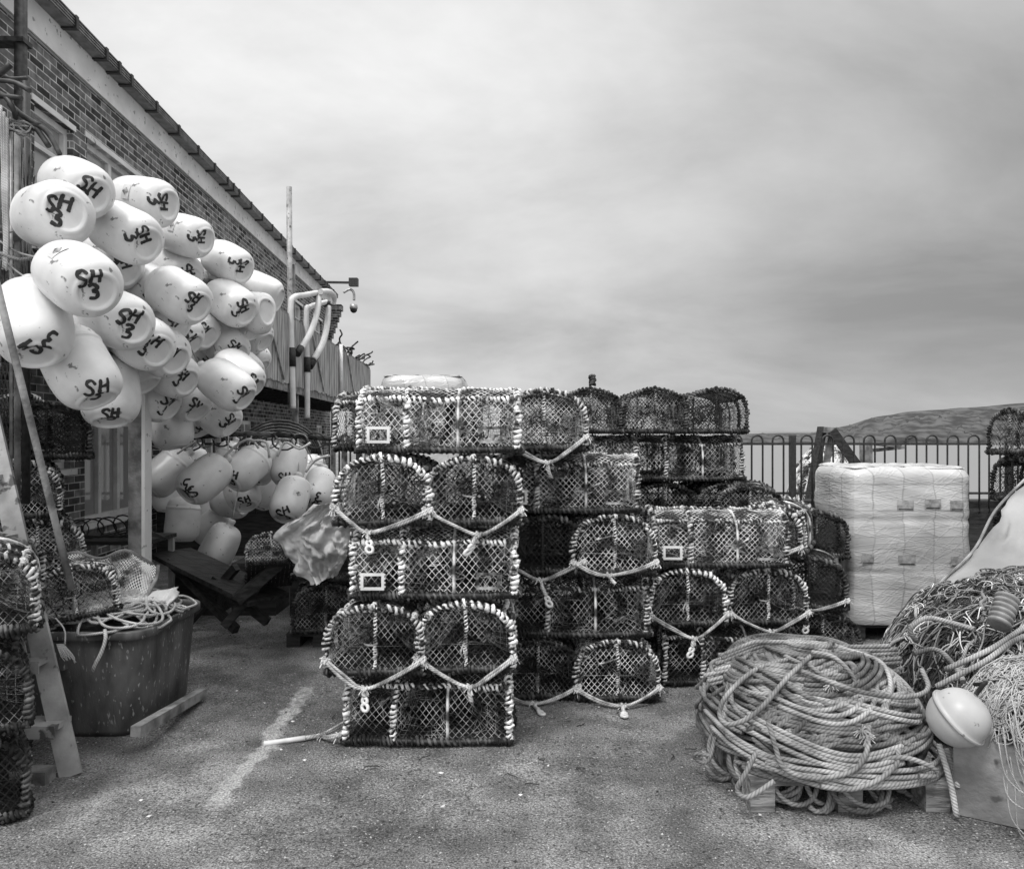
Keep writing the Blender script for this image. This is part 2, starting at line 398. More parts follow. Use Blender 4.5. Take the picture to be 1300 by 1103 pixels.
def make_pot(seed, ropes, nets, core='rubber', hatch=False, rw=.0085, tw=.0014, a=.036, b=.043):
    rnd = random.Random(seed); mr = M[ropes]; mn = M[nets]; L = PL; parts = []
    def add(mb, name, m=None, sub=None): 
        o = mb.build(name, m); parts.append((o, sub)); return o
    # base frame, wrapped in rubber and rope
    bf = MB(); W = PW
    rect = [V((-L / 2, -W / 2, .026)), V((L / 2, -W / 2, .026)), V((L / 2, W / 2, .026)), V((-L / 2, W / 2, .026)), V((-L / 2, -W / 2, .026))]
    rp = []
    for i in range(4): rp += [rect[i].lerp(rect[i + 1], t / 8) + V((0, 0, .003 * math.sin(t + i))) for t in range(8)]
    rp.append(rect[0])
    wound(bf, rp, .015, .0075, .024, M['rubber'], M['rope_dark'], rnd, 5, .3)
    for k in range(5):
        x = -L / 2 + L * (k + .5) / 5; bf.tube([V((x, -W / 2, .018)), V((x, W / 2, .018))], .009, 5, M['rubber'])
    add(bf, 'base_frame')
    # hoops
    xs = [-L / 2 + .015, -L / 2 + L * (.30 + rnd.uniform(-.02, .02)), L / 2 - .015]
    for x in xs:
        h = MB(); pth = [p + V((x, 0, 0)) + nv(p + V((x, 0, 0)), 3, seed) * .012 for p in resample(HP, .03)]
        wound(h, pth, .010, rw, rw * 3.1, M[core], mr, rnd); add(h, 'hoop')
    h = MB(); x = -L / 2 + L * .62
    h.tube([p + V((x, 0, 0)) for p in resample(HP, .05)], .0085, 5, M['net_light' if ropes != 'rope_dark' else 'net_mid']); add(h, 'hoop')
    # rails
    for s_, dense in ((HPER * .28, 1), (HPER * .5, .6), (HPER * .72, 1)):
        p0 = hoop_at(s_); r_ = MB()
        pth = [V((-L / 2 + L * t / 20, p0.y, p0.z)) + nv(V((t * .2, s_, 0)), 2, seed) * .012 for t in range(21)]
        wound(r_, pth, .008, rw * .85, rw * 2.8, M[core], mr, rnd); add(r_, 'rail')
    # end bars and end cross ties
    for sx in (-1, 1):
        e = MB(); x = sx * (L / 2 - .012)
        wound(e, [V((x, 0, .03 + (PH - .05) * t / 8)) + nv(V((x, 0, t * .1)), 4, seed) * .006 for t in range(9)], .005, .0045, .014, M[core], M['net_light'] if ropes != 'rope_dark' else mn, rnd); add(e, 'end_bar')
    # outer netting
    n = MB()
    def jig(p, k=.007): return p + nv(p, 7, seed) * k
    def shell(u, v):
        p = hoop_at(v); q = V((-L / 2 + u, p.y * .985, .01 + p.z * .975)); return jig(q, .011)
    netlines(n, shell, L, HPER, a, b, tw, mn)
    for sx in (-1, 1):
        def endf(u, v, sx=sx): return jig(V((sx * (L / 2 - .014 - .02 * math.sin(math.pi * u / PW)), -PW / 2 + u, v)), .009)
        def ins(u, v):
            y = abs(u - PW / 2) / (PW / 2)
            if y > .97: return False
            zs = .46 * PH; return .03 < v < zs + (PH - .03 - zs) * (1 - y ** 2.35) ** (1 / 2.35)
        netlines(n, endf, PW, PH, a * .9, b * .9, tw, mn, ins)
    # floor netting, dark twine paints shade into the pot's inside
    netlines(n, lambda u, v: jig(V((-L / 2 + u, -PW / 2 + v, .032))), L, PW, a * 1.3, a * 1.3, tw, M['net_dark'])
    add(n, 'netting')
    sl = MB()  # slats added to block light and darken the pot's inside
    for k in range(11):
        y = -PW / 2 + .02 + (PW - .04) * k / 10; sl.box(-L / 2 + .03, L / 2 - .03, y - .018, y + .018, .006, .014)
    add(sl, 'shade_floor_slats', M['slat'])
    n2 = MB(); lo_, hi_ = HPER * .30, HPER * .70
    netlines(n2, lambda u, v: jig(V((-L / 2 + u, hoop_at(lo_ + v).y * .965, hoop_at(lo_ + v).z * .955)), .014), L, hi_ - lo_, .026, .03, .0026, M['net_dark'])
    netlines(n2, lambda u, v: jig(V((.04 * math.sin(v * 9), -PW / 2 + .03 + u, .03 + v)), .012), PW - .06, .26, .03, .03, .0028, M['net_dark'])  # dark divider net added to deepen the shaded interior
    add(n2, 'inner_netting')
    # entrance funnels
    fn = MB(); ft = tw * .9
    mf = M['net_mid' if nets == 'net_light' else nets]  # funnel twine coloured darker than pale outer nets, painting interior shade
    def funnel(outer, inner, rings=6, sag=.03):
        K = len(outer)
        for i in range(K):
            o_, q = outer[i], inner[i]
            pts = [o_.lerp(q, t / 5) + V((0, 0, -sag * math.sin(math.pi * t / 5))) for t in range(6)]
            fn.tube([jig(p, .006) for p in pts], ft, 3, mf, caps=False)
        for r_ in range(1, rings + 1):
            t = r_ / rings
            pts = [jig(outer[i].lerp(inner[i], t) + V((0, 0, -sag * math.sin(math.pi * t))), .006) for i in range(K)]
            fn.tube(pts, ft, 3, mf, closed=True, caps=False)
    for sy in (-1, 1):
        xa, xb = xs[1], xs[1] + L * .32; out = []
        for k in range(7): out.append(V((xa + (xb - xa) * k / 7, sy * PW / 2 * .97, .04)))
        for k in range(5): out.append(V((xb, sy * PW / 2 * .97, .04 + .19 * k / 5)))
        for k in range(7): out.append(V((xb + (xa - xb) * k / 7, sy * PW / 2 * .97, .23)))
        for k in range(5): out.append(V((xa, sy * PW / 2 * .97, .23 - .19 * k / 5)))
        K = len(out); cxm = (xa + xb) / 2
        inn = []
        for o_ in out:
            a_ = math.atan2(o_.z - .135, o_.x - cxm); inn.append(V((cxm + .06 * math.cos(a_), sy * .03, .19 + .05 * math.sin(a_))))
        funnel(out, inn)
    out = [V((L / 2 - .04, 0, 0)) + hoop_at(HPER * k / 25) for k in range(26)]
    inn = [V((L / 2 - .33, .05 * math.cos(math.pi * 2 * k / 26), .19 + .035 * math.sin(math.pi * 2 * k / 26))) for k in range(26)]
    funnel(out, inn, 7, .01)
    out = [V((-L / 2 + .03, 0, 0)) + hoop_at(HPER * k / 25) for k in range(26)]
    inn = [V((-L / 2 + .22, .11 * -math.cos(math.pi * k / 25) + (.04 if seed % 2 else -.05), .215 + .008 * math.sin(k))) for k in range(26)]
    mf = mn; funnel(out, inn, 2, .004)
    for k in range(36):   # loose inner twine and bait bands
        p = V((rnd.uniform(-.36, .36), rnd.uniform(-.17, .17), rnd.uniform(.06, .28))); pts = [p]
        for j in range(9): p = p + V((rnd.gauss(0, .035), rnd.gauss(0, .03), rnd.gauss(0, .03))); p.z = min(max(p.z, .035), .3); p.y = min(max(p.y, -.2), .2); p.x = min(max(p.x, -.4), .4); pts.append(p)
        fn.tube(catmull(pts, 3), rnd.choice((.0014, .0018, .003, .005)), 3, M[rnd.choice((nets, nets, 'net_dark', 'net_dark'))], caps=False)
    add(fn, 'entrance_funnel')
    if hatch:
        for cx, mm in ((-.30, M['plastic']), (.27, M['net_mid'])):
            hb = MB(); y = -PW / 2 - .014; w, hh, t = .058, .042, .014; cz = .10
            hb.box(cx - w, cx + w, y - .008, y, cz - hh, cz - hh + t, mm); hb.box(cx - w, cx + w, y - .008, y, cz + hh - t, cz + hh, mm)
            hb.box(cx - w, cx - w + t, y - .009, y - .001, cz - hh, cz + hh, mm); hb.box(cx + w - t, cx + w, y - .009, y - .001, cz - hh, cz + hh, mm)
            for k in range(4):
                zz = cz - hh + .012 + k * .02; hb.box(cx - w - .006, cx - w + .002, y - .007, y - .002, zz, zz + .009, mm); hb.box(cx + w - .002, cx + w + .006, y - .007, y - .002, zz, zz + .009, mm)
            add(hb, 'escape_hatch')
    return parts
PROTO = {
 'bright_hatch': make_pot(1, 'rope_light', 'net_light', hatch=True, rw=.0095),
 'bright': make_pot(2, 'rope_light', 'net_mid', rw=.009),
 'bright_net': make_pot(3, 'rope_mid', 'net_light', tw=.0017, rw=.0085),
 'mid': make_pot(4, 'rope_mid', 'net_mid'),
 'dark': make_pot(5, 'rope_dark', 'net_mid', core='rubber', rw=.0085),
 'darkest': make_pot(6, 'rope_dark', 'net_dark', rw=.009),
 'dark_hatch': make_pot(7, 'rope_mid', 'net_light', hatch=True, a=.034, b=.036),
}
used = set()
GP = 'lobster pots stacked in the middle of the yard'
def add_bridle(t, mode, rnd, ropem):
    x = -PL / 2 - .022; r = .0095
    a = V((x + .01, -PW / 2 - .004, .085)); c = V((x + .01, PW / 2 + .004, .085 + rnd.uniform(-.02, .02)))
    if mode == 'hang': mid = V((x - .03, rnd.uniform(-.06, .06), rnd.uniform(-.065, .02)))
    elif mode == 'ground': mid = V((x - .09, rnd.uniform(-.03, .03), .02))
    elif mode == 'side': mid = V((x - .10, -.16, .022)); c = V((x, -.02, .04)); a = V((x, -PW / 2, .05))
    mb = MB()
    for k in range(2):
        o = V((0, 0, .010 * k)); 
        mb.tube(catmull([a + V((.012, 0, .012)), a + o, a.lerp(mid, .5) + V((-.01, rnd.uniform(-.01, .01), -.012)) + o, mid + o * .3, c.lerp(mid, .5) + V((-.01, 0, -.014 + rnd.uniform(-.01, .01))) + o, c + o, c + V((.012, 0, .012))], 5), r * (.95 - .2 * k), 7, ropem)
    for q in (a, c, mid):   # knots
        mb.tube([q + V((math.cos(i) * .012, math.sin(i) * .014, math.sin(i * 1.7) * .012)) for i in range(9)], .008, 5, ropem)
    if mode == 'hang': tail = mid + V((-.012, rnd.uniform(-.045, .03), -rnd.uniform(.03, .09)))
    elif mode == 'ground': tail = mid + V((-.09, rnd.uniform(-.05, .05), -.002))
    else: tail = mid + V((-.08, -.02, -.004))
    mb.tube(catmull([mid, mid.lerp(tail, .5) + V((0, .006, 0)), tail], 4), .011, 7, ropem)
    for q in (a, c, mid):
        for k in range(7):
            dd = V((rnd.gauss(-.4, .5), rnd.gauss(0, 1), rnd.gauss(-.3, .8))).normalized(); mb.tube([q, q + dd * .022, q + dd * .034 + V((0, 0, -.01))], .002, 3, M['net_light'])
    b = mb.build('bridle_rope', ropem, t)
    tg = MB(); d = (tail - mid).normalized(); sd = V((rnd.uniform(-.8, .8), 1, 0)).normalized() if mode == 'hang' else V((.3, .9, 0)).normalized()
    if mode == 'hang' and rnd.random() < .4: return
    if mode == 'side':
        tg.tube([tail, tail + d * .1, tail + d * .2], .013, 8, M['plastic']); tg.build('toggle', M['plastic'], b)
    else:
        for q_, r_ in ((.016, .013), (.046, .017)): tg.tube([tail + d * (q_ + r_ * math.cos(2 * math.pi * k / 12)) + sd * r_ * math.sin(2 * math.pi * k / 12) for k in range(12)], .0085, 6, M['plastic'], closed=True)
        tg.build('toggle', M['plastic'], b)
def pot(kind, label, px, d, z, side=True, rz=0, bridle=None, tilt=(0, 0), x=None, scale=1, group=GP, flip=False):
    """px: picture column of the pot's middle, d: distance of its near face, z: base height"""
    rnd = random.Random(label)
    X = PX(px, d) if x is None else x
    rot = (0 if side else math.pi / 2) + R(rz) + (math.pi if flip else 0)
    Y = d + (PW if side else PL) / 2 * scale
    if not rz: rot += R(rnd.uniform(-1.6, 1.6))
    t = thing('lobster_pot', label, 'lobster pot', (X, Y, z), rot, group)
    t.rotation_euler = (R(tilt[0]), R(tilt[1]), rot); t.scale = (scale,) * 3
    for o, _ in PROTO[kind]:
        c = o if kind not in used else o.copy()
        if kind in used: COL.objects.link(c)
        c.parent = t
    used.add(kind)
    if bridle: add_bridle(t, bridle, rnd, M['bridle'])
    return t
M['bridle'] = rope_mat('bridle_rope', .16, .66, .05, scale=16)
h1, h2, h3, h4 = .362, .724, 1.086, 1.448
A = 3.72
pot('bright', 'lobster pot side-on on the ground, bottom of the nearest stack, white toggle beside it', 543, A, 0, bridle='side')
pot('mid', 'lobster pot end-on in second layer of nearest stack, nearer the tub', 475, A - .06, h1, False, bridle='hang')
pot('bright', 'lobster pot end-on in second layer of the nearest stack, beside the second column', 592, A - .02, h1, False, bridle='hang')
pot('bright_hatch', 'lobster pot side-on in the middle layer of the nearest stack, with two square hatch frames', 549, A, h2)
pot('bright', 'lobster pot end-on in fourth layer of the nearest stack, nearest the hanging buoys', 483, A, h3, False, bridle='hang')
pot('mid', 'lobster pot end-on in fourth layer of nearest stack, V rope beside second column', 602, A + .02, h3, False, bridle='hang')
pot('bright_hatch', 'topmost lobster pot of the nearest stack, side-on with a pale hatch frame', 556, A + .08, h4)
pot('mid', 'dark lobster pot poking out behind the top of the nearest stack towards the building', 516, A + .62, h4, side=True)
B = 4.36
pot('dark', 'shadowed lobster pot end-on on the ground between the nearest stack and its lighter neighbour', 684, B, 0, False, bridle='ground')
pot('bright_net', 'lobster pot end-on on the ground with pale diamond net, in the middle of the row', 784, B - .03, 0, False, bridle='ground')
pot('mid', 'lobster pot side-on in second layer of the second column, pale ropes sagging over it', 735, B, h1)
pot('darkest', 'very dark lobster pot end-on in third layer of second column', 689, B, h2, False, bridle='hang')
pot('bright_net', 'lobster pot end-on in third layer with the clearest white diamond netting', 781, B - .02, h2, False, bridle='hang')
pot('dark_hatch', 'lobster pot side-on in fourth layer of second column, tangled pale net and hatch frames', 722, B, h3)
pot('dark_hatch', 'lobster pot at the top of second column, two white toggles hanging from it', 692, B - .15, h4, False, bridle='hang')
pot('darkest', 'dark lobster pot seen through the netting of the bottom pot of the nearest stack', 546, A + .50, 0, group=GP)  # unseen dark pots added behind these nets to darken the gaps
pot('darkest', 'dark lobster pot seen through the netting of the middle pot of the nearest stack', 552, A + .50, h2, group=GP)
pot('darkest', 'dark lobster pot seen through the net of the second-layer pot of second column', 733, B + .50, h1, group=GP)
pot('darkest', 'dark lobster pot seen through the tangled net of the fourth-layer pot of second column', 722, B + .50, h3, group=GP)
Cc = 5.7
pot('darkest', 'dark lobster pot seen through the one directly under the skyline pots', 868, Cc + .50, 1.188, group=GP)  # added pair blocking the bright sky through the front nets
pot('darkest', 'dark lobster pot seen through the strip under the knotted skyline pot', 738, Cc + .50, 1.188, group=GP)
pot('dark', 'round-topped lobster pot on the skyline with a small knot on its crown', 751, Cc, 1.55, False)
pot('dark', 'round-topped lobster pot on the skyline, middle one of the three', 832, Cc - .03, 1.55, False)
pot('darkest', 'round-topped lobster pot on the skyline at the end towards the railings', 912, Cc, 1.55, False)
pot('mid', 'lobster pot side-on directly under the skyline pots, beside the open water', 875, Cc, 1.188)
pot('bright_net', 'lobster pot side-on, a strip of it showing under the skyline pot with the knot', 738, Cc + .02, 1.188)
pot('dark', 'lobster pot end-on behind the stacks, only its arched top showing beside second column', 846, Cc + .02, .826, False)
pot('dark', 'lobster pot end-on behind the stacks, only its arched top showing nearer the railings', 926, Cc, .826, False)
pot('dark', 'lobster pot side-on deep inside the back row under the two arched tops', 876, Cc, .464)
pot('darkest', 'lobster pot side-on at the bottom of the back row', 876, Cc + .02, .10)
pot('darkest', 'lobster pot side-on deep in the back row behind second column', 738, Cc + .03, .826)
D = 4.6
pot('dark_hatch', 'lobster pot side-on in third layer of the third column, pale knotted rope along its shoulder', 917, D, h2)
pot('bright', 'lobster pot end-on in second layer of third column, a pale V rope hanging off it', 874, D, h1, False, bridle='hang')
pot('mid', 'lobster pot end-on in second layer of third column, above the big rope coil', 978, D + .04, h1, False, bridle='hang')
pot('mid', 'lobster pot side-on on the ground in third column, half hidden behind the big rope coil', 930, D, 0)
pot('darkest', 'dark lobster pot end-on on the ground in the gap before third column', 838, D + .45, 0, False)
pot('mid', 'lobster pot at an angle behind third column, a toggle hanging near the wrapped pallet', 1010, D + .35, h2, False, rz=-28, bridle='hang')
pot('dark', 'small view of a dark lobster pot behind third column just below the railings', 972, D + .80, h3 - .26, False, rz=-15)
pot('darkest', 'black-netted lobster pot at an angle between third column and the wrapped pallet', 1056, D + .42, h1, False, rz=-20, bridle='hang')
pot('dark', 'lobster pot on the ground at the end of the row beside the wrapped pallet', 1062, D + .40, 0, False, rz=-12)
pot('darkest', 'lobster pot behind the row next to the wrapped pallet, third layer', 1046, D + .95, .62, False, rz=-8)
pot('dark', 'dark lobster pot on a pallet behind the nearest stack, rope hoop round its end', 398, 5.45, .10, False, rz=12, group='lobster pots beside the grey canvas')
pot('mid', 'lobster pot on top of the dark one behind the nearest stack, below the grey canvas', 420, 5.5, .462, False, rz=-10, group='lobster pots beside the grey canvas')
GL = 'lobster pots piled beside the stepladder'
pot('darkest', 'netted lobster pot on the ground in front of the stepladder foot', 0, 2.82, .0, False, rz=33, x=-2.38, group=GL)
pot('dark', 'netted lobster pot second from the ground in front of the stepladder', 0, 2.80, h1, False, rz=34, x=-2.37, group=GL)
pot('mid', 'rope-wrapped lobster pot lying on top of the pair in front of the stepladder', 0, 2.84, h2 + .02, False, rz=31, x=-2.34, group=GL)
pot('mid', 'lobster pot at the top of the pile behind the pole, below the dark deck', 0, 4.42, h4, True, rz=-6, x=-3.42, group=GL)
pot('darkest', 'lobster pot with its round end showing behind the leaning pole', 0, 4.5, h4 - .06, False, rz=32, x=-3.06, group=GL)
pot('bright_net', 'lobster pot second from top of the pile behind the pole', 0, 4.3, h3 - .04, False, rz=30, x=-3.12, group=GL)
pot('dark_hatch', 'lobster pot low in the pile behind the tub', 0, 4.38, h2 - .04, False, rz=33, x=-3.05, group=GL)
pot('dark', 'lobster pot behind the tub, under the rest of its pile', 0, 4.45, h1 - .04, False, rz=33, x=-3.05, group=GL)
pot('dark', 'lobster pot on the ground behind the tub at the foot of the pile', 0, 4.45, 0, False, rz=30, x=-3.05, group=GL)
pot('mid', 'lobster pot lying askew among the ropes in the big tub', 0, 3.80, .56, False, rz=24, x=-2.36, tilt=(-8, 6), scale=.80, group=GL)
pot('bright_net', 'small lobster pot tipped on its corner under the lower bunch of buoys', 326, 5.25, .50, False, rz=20, tilt=(0, 28), scale=.68, group='lobster pots beside the grey canvas')
GR = 'lobster pots under the pale tarpaulin'
pot('dark', 'topmost lobster pot of the pile by the railings above the tarpaulin', 1378, 5.5, 1.39, True, group=GR)
pot('darkest', 'second lobster pot of the pile by the railings, its lower half under the tarpaulin', 1382, 5.5, 1.03, True, group=GR)
pot('darkest', 'lobster pot hidden low under the tarpaulin by the railings', 1385, 5.55, .66, True, group=GR)

# knot on the crown of a skyline pot
k = MB()
for j in range(4): k.tube([P(752, 488 - j * 2, 5.75) + V((math.cos(i * 1.3 + j) * .022, math.sin(i * 1.3) * .022, .01 * math.sin(i * 2.1) + .008 * j)) for i in range(8)], .010, 5, M['rope_dark'])
tag(k.build('rope_knot', M['rope_dark']), 'small dark rope knot sitting on a skyline lobster pot', 'knot')

# ================================================================ BUOYS
PROF = [(0.0005, .012), (.04, .012), (.068, .010), (.076, .004), (.085, .0), (.094, .004), (.102, .012), (.118, .024), (.134, .046), (.145, .078), (.151, .125), (.1525, .17), (.1525, .21), (.151, .255), (.145, .302), (.134, .338), (.116, .364), (.092, .382), (.06, .392), (.03, .396)]
def smooth_prof(pr, k=3):
    p = catmull([V((r, 0, z)) for r, z in pr], k); return [(max(q.x, .0004), q.z) for q in p]
SP = smooth_prof(PROF, 3)
SA = [0.]
for i in range(1, len(SP)): SA.append(SA[-1] + math.hypot(SP[i][0] - SP[i - 1][0], SP[i][1] - SP[i - 1][1]))
def surf(rho, phi, off):
    rho = max(rho, 1e-4)
    i = 1
    while i < len(SA) - 1 and SA[i] < rho: i += 1
    t = (rho - SA[i - 1]) / (SA[i] - SA[i - 1]); r = SP[i - 1][0] + (SP[i][0] - SP[i - 1][0]) * t; z = SP[i - 1][1] + (SP[i][1] - SP[i - 1][1]) * t
    dr = SP[i][0] - SP[i - 1][0]; dz = SP[i][1] - SP[i - 1][1]; l = math.hypot(dr, dz)
    nr, nz_ = dz / l, -dr / l
    r += nr * off; z += nz_ * off
    return V((r * math.cos(phi), r * math.sin(phi), z))
DEFO = {}
def buoy_body(seed, amt, name='body', material='buoy'):
    def defo(p):
        f = 1 + .0 * p.z
        q = p + nv(p, 4.5, seed) * amt
        return q
    mb = MB(); mb.lathe(SP, 44, M[material], defo=defo)
    o = mb.build(name, M[material]); DEFO[o.name] = (seed, amt); return o
SP0 = SP; SP = [(r + (.0045 if .288 < z < .302 or .262 < z < .268 else 0), z) for r, z in smooth_prof(PROF, 7)]
B2 = buoy_body(2, .013); SP = SP0
BODY = [buoy_body(1, .010), B2, buoy_body(3, .012, material='buoy_old')]
CRUM = buoy_body(9, .040, material='buoy_old')
cp = MB(); cp.lathe([(.045, .388), (.034, .400), (.031, .418), (.036, .422), (.036, .446), (.03, .452), (.0005, .453)], 20, M['plastic'])
CAP = cp.build('cap', M['plastic'])
SEEN = set()
GLY = {'S': ([[(.58, .82), (.36, 1), (.08, .88), (.06, .66), (.32, .5), (.52, .34), (.44, .08), (.18, 0), (-.02, .14)]], .62),
       'H': ([[(0, 0), (.05, 1)], [(.5, -.02), (.52, .98)], [(.02, .48), (.52, .54)]], .6),
       '3': ([[(0, .92), (.3, 1), (.52, .8), (.18, .54)], [(.18, .54), (.56, .42), (.42, .06), (-.04, .1)]], .6)}
def letters(rnd, cx, cy, roll, size):
    """painted strokes lying on the curved base of the float"""
    mb = MB()
    def put(u, v):   # -> surface; text right is local -x
        c, s_ = math.cos(roll), math.sin(roll); x = cx + u * c - v * s_; y = cy + u * s_ + v * c
        return surf(math.hypot(x, y), math.atan2(y, -x), .0035)
    jj = lambda a: rnd.uniform(-a, a)
    lay = [('S', -size * .72 + jj(.006), -.02 + jj(.008)), ('H', size * .06 + jj(.006), -.01 + jj(.010)), ('3', -size * .30 + jj(.022), -size * 1.12 + jj(.008))]; sl = jj(.10); hx = rnd.uniform(.88, 1.0)
    for ch, ox, oy in lay:
        for st in GLY[ch][0]:
            pts = [V((ox + (x + sl * y) * size * 1.02 * hx + rnd.uniform(-.003, .003), oy + y * size * .95 + rnd.uniform(-.003, .003), 0)) for x, y in st]
            pts = resample(catmull(pts, 6) if len(pts) > 2 else [pts[0].lerp(pts[-1], i / 8) for i in range(9)], .005)
            w0 = rnd.uniform(.0070, .0092); b = len(mb.v); K = len(pts)
            for i, p in enumerate(pts):
                t = (pts[min(i + 1, K - 1)] - pts[max(i - 1, 0)]).normalized(); nn = V((-t.y, t.x, 0)); w = w0 * (1 + .35 * noise.noise(p * 90)) * (.7 if i in (0, K - 1) else 1)
                for sgn in (-1, 0, 1): q = p + nn * w * sgn; mb.v.append(put(q.x, q.y))
            for i in range(K - 1):
                for j in range(2): a = b + i * 3 + j; mb.face([a, a + 1, a + 4, a + 3])
    return mb
def sticker():
    mb = MB(); b = 0
    def put(u, v): return V(surf(.30 + v, math.pi * -.5 + u / .15, .003))
    mb.grid(lambda s, t: put((s - .5) * .085, (t - .5) * .05), 6, 4, M['plastic'])
    def put2(u, v): return V(surf(.30 + v, math.pi * -.5 + u / .15, .0045))
    mb.grid(lambda s, t: put2((s - .5) * .045 * (1 - abs(2 * t - 1)) , (t - .5) * .044), 4, 8, M['label'])
    return mb
STK = sticker().build('hazard_sticker', M['label'])
buoys = []
def B_(px, py, D_, ang, tow, label, txt=True, roll=0, crum=False, st=False, old=False, grp='H', size=.076): buoys.append([px, py, D_, ang, tow, label, txt, roll, crum, st, old, grp, size])
B_(97, 238, 72, -28, 38, 'topmost white float of the high bunch, lettering tipped sideways', roll=-28)
B_(66, 275, 80, -8, 52, 'round white float with a large upright SH 3, nearest the hanging hoses', roll=0)
B_(182, 257, 62, -12, 18, 'white float with hazard sticker, against the brick wall at the top of the bunch', st=True, roll=-70)
B_(158, 296, 68, -28, 25, 'long white float lying across the bunch below the stickered one', roll=-55)
B_(98, 353, 85, -30, 38, 'largest egg-shaped white float with a torn sticker and SH 3 low down', st=True, roll=15  )
B_(137, 330, 62, -30, 30, 'white float wedged behind the largest egg-shaped one', roll=-50)
B_(234, 299, 53, -18, 22, 'white float near the gutter line, lettering turned on its side', roll=-75, st=True)
B_(262, 326, 47, -30, 20, 'white float tucked below the one near the gutter line', roll=-60)
B_(288, 333, 51, -30, 28, 'white float at the upper outer edge of the high bunch, under the eaves', roll=-80)
B_(221, 341, 53, -32, 28, 'white float in the upper middle of the bunch, letters on its rim', roll=-55)
B_(180, 360, 60, -30, 30, 'white float in the middle of the bunch with a looping painted stroke', roll=-40)
B_(225, 375, 62, -30, 28, 'large white float in the very middle of the bunch', roll=-25)
B_(148, 405, 72, -22, 42, 'white float with heavily overpainted SH 3 below the egg-shaped one', roll=-15, size=.08)
B_(176, 430, 62, -30, 35, 'white float peeping out under the overpainted one', roll=-30)
B_(43, 410, 84, -68, 32, 'big upright white float behind the leaning pole, letters upside down at its foot', roll=150)
B_(100, 466, 82, -58, 8, 'biggest low white float, plain flank and letters only on its rim', roll=20)
B_(140, 497, 68, -78, 24, 'lowest white float in the near half, letters under its base', roll=10)
B_(90, 420, 70, -70, 0, 'plain white float squeezed behind the leaning-pole one', txt=False)
B_(199, 442, 62, -30, 30, 'white float with a bold H, in the lower middle of the bunch', roll=-25)
B_(212, 471, 60, -28, 25, 'white float below the one with a bold H, black smear underneath', roll=-25)
B_(190, 502, 56, -30, 10, 'white float at the bottom of the bunch above the wooden post', roll=-15)
B_(234, 500, 54, -50, 25, 'white float with a dark plug mark, right of the wooden post', roll=-10)
B_(216, 537, 52, -75, 5, 'lowest white float of the bunch, flat base level over the wooden post', txt=False)
B_(244, 413, 50, -35, 30, 'white float just below the very middle one', roll=-30)
B_(253, 449, 48, -35, 30, 'white float with E-like strokes under the middle of the bunch', roll=-20)
B_(283, 436, 50, -35, 35, 'white float with a black band line round its base', roll=-35)
B_(292, 385, 52, -32, 30, 'white float beside the two crumpled ones', roll=-60)
B_(277, 362, 44, -35, 25, 'white float under the outer upper edge, half hidden', roll=-50)
B_(257, 372, 45, -30, 25, 'white float half hidden in the upper outer part of the bunch', roll=-50)
B_(273, 405, 45, -40, 25, 'narrow view of a white float in the outer part of the bunch', roll=-50)
B_(286, 488, 57, -35, 15, 'broad white float low on the outer side, bar stroke on its base', roll=-35)
B_(272, 523, 48, -40, 12, 'small low white float against the dark deck', roll=-25)
B_(306, 465, 42, -40, 20, 'white float peeping from behind the broad low one', txt=False)
B_(330, 370, 44, -28, 10, 'crumpled white float sticking out furthest towards the deck boards', txt=False, crum=True)
B_(318, 396, 48, -10, 45, 'dented ribbed white float just below the furthest crumpled one', txt=False, crum=True)
B_(308, 428, 42, -60, 20, 'old white float hanging below the dented ones', txt=False, old=True)
B_(246, 487, 42, -60, 20, 'small white float behind the one with the plug mark', roll=-30)
B_(206, 330, 50, -30, 20, 'white float showing as a pale patch behind the upper middle ones', txt=False)
B_(118, 440, 60, -60, 10, 'white float filling the gap above the biggest low one', txt=False)
B_(200, 402, 56, -30, 20, 'white float filling the gap below the looping-stroke one', roll=-40)
B_(222, 418, 52, -40, 20, 'white float showing as a thin crescent in the lower middle', roll=-30)
B_(262, 468, 46, -40, 20, 'white float behind the E-like one, rim letters', roll=-30)
B_(164, 462, 60, -50, 10, 'plain white float behind the biggest low ones', txt=False)
B_(258, 345, 48, -30, 20, 'white float just showing below the gutter-line pair', txt=False)
B_(302, 405, 46, -40, 20, 'white float behind the outer edge of the bunch', txt=False)
B_(318, 448, 42, -50, 15, 'aged white float against the deck boards', txt=False, old=True)
B_(302, 474, 50, -40, 20, 'white float at the lower outer edge of the bunch', roll=-30)
B_(268, 478, 47, -45, 20, 'white float just behind the broad low one', roll=-30)
B_(244, 524, 48, -60, 12, 'white float between the two lowest ones', roll=-20)
B_(262, 432, 47, -35, 25, 'white float crammed behind the black-banded one', roll=-30)
B_(316, 420, 46, -35, 15, 'plain white float at the outer edge below the dented one', txt=False)
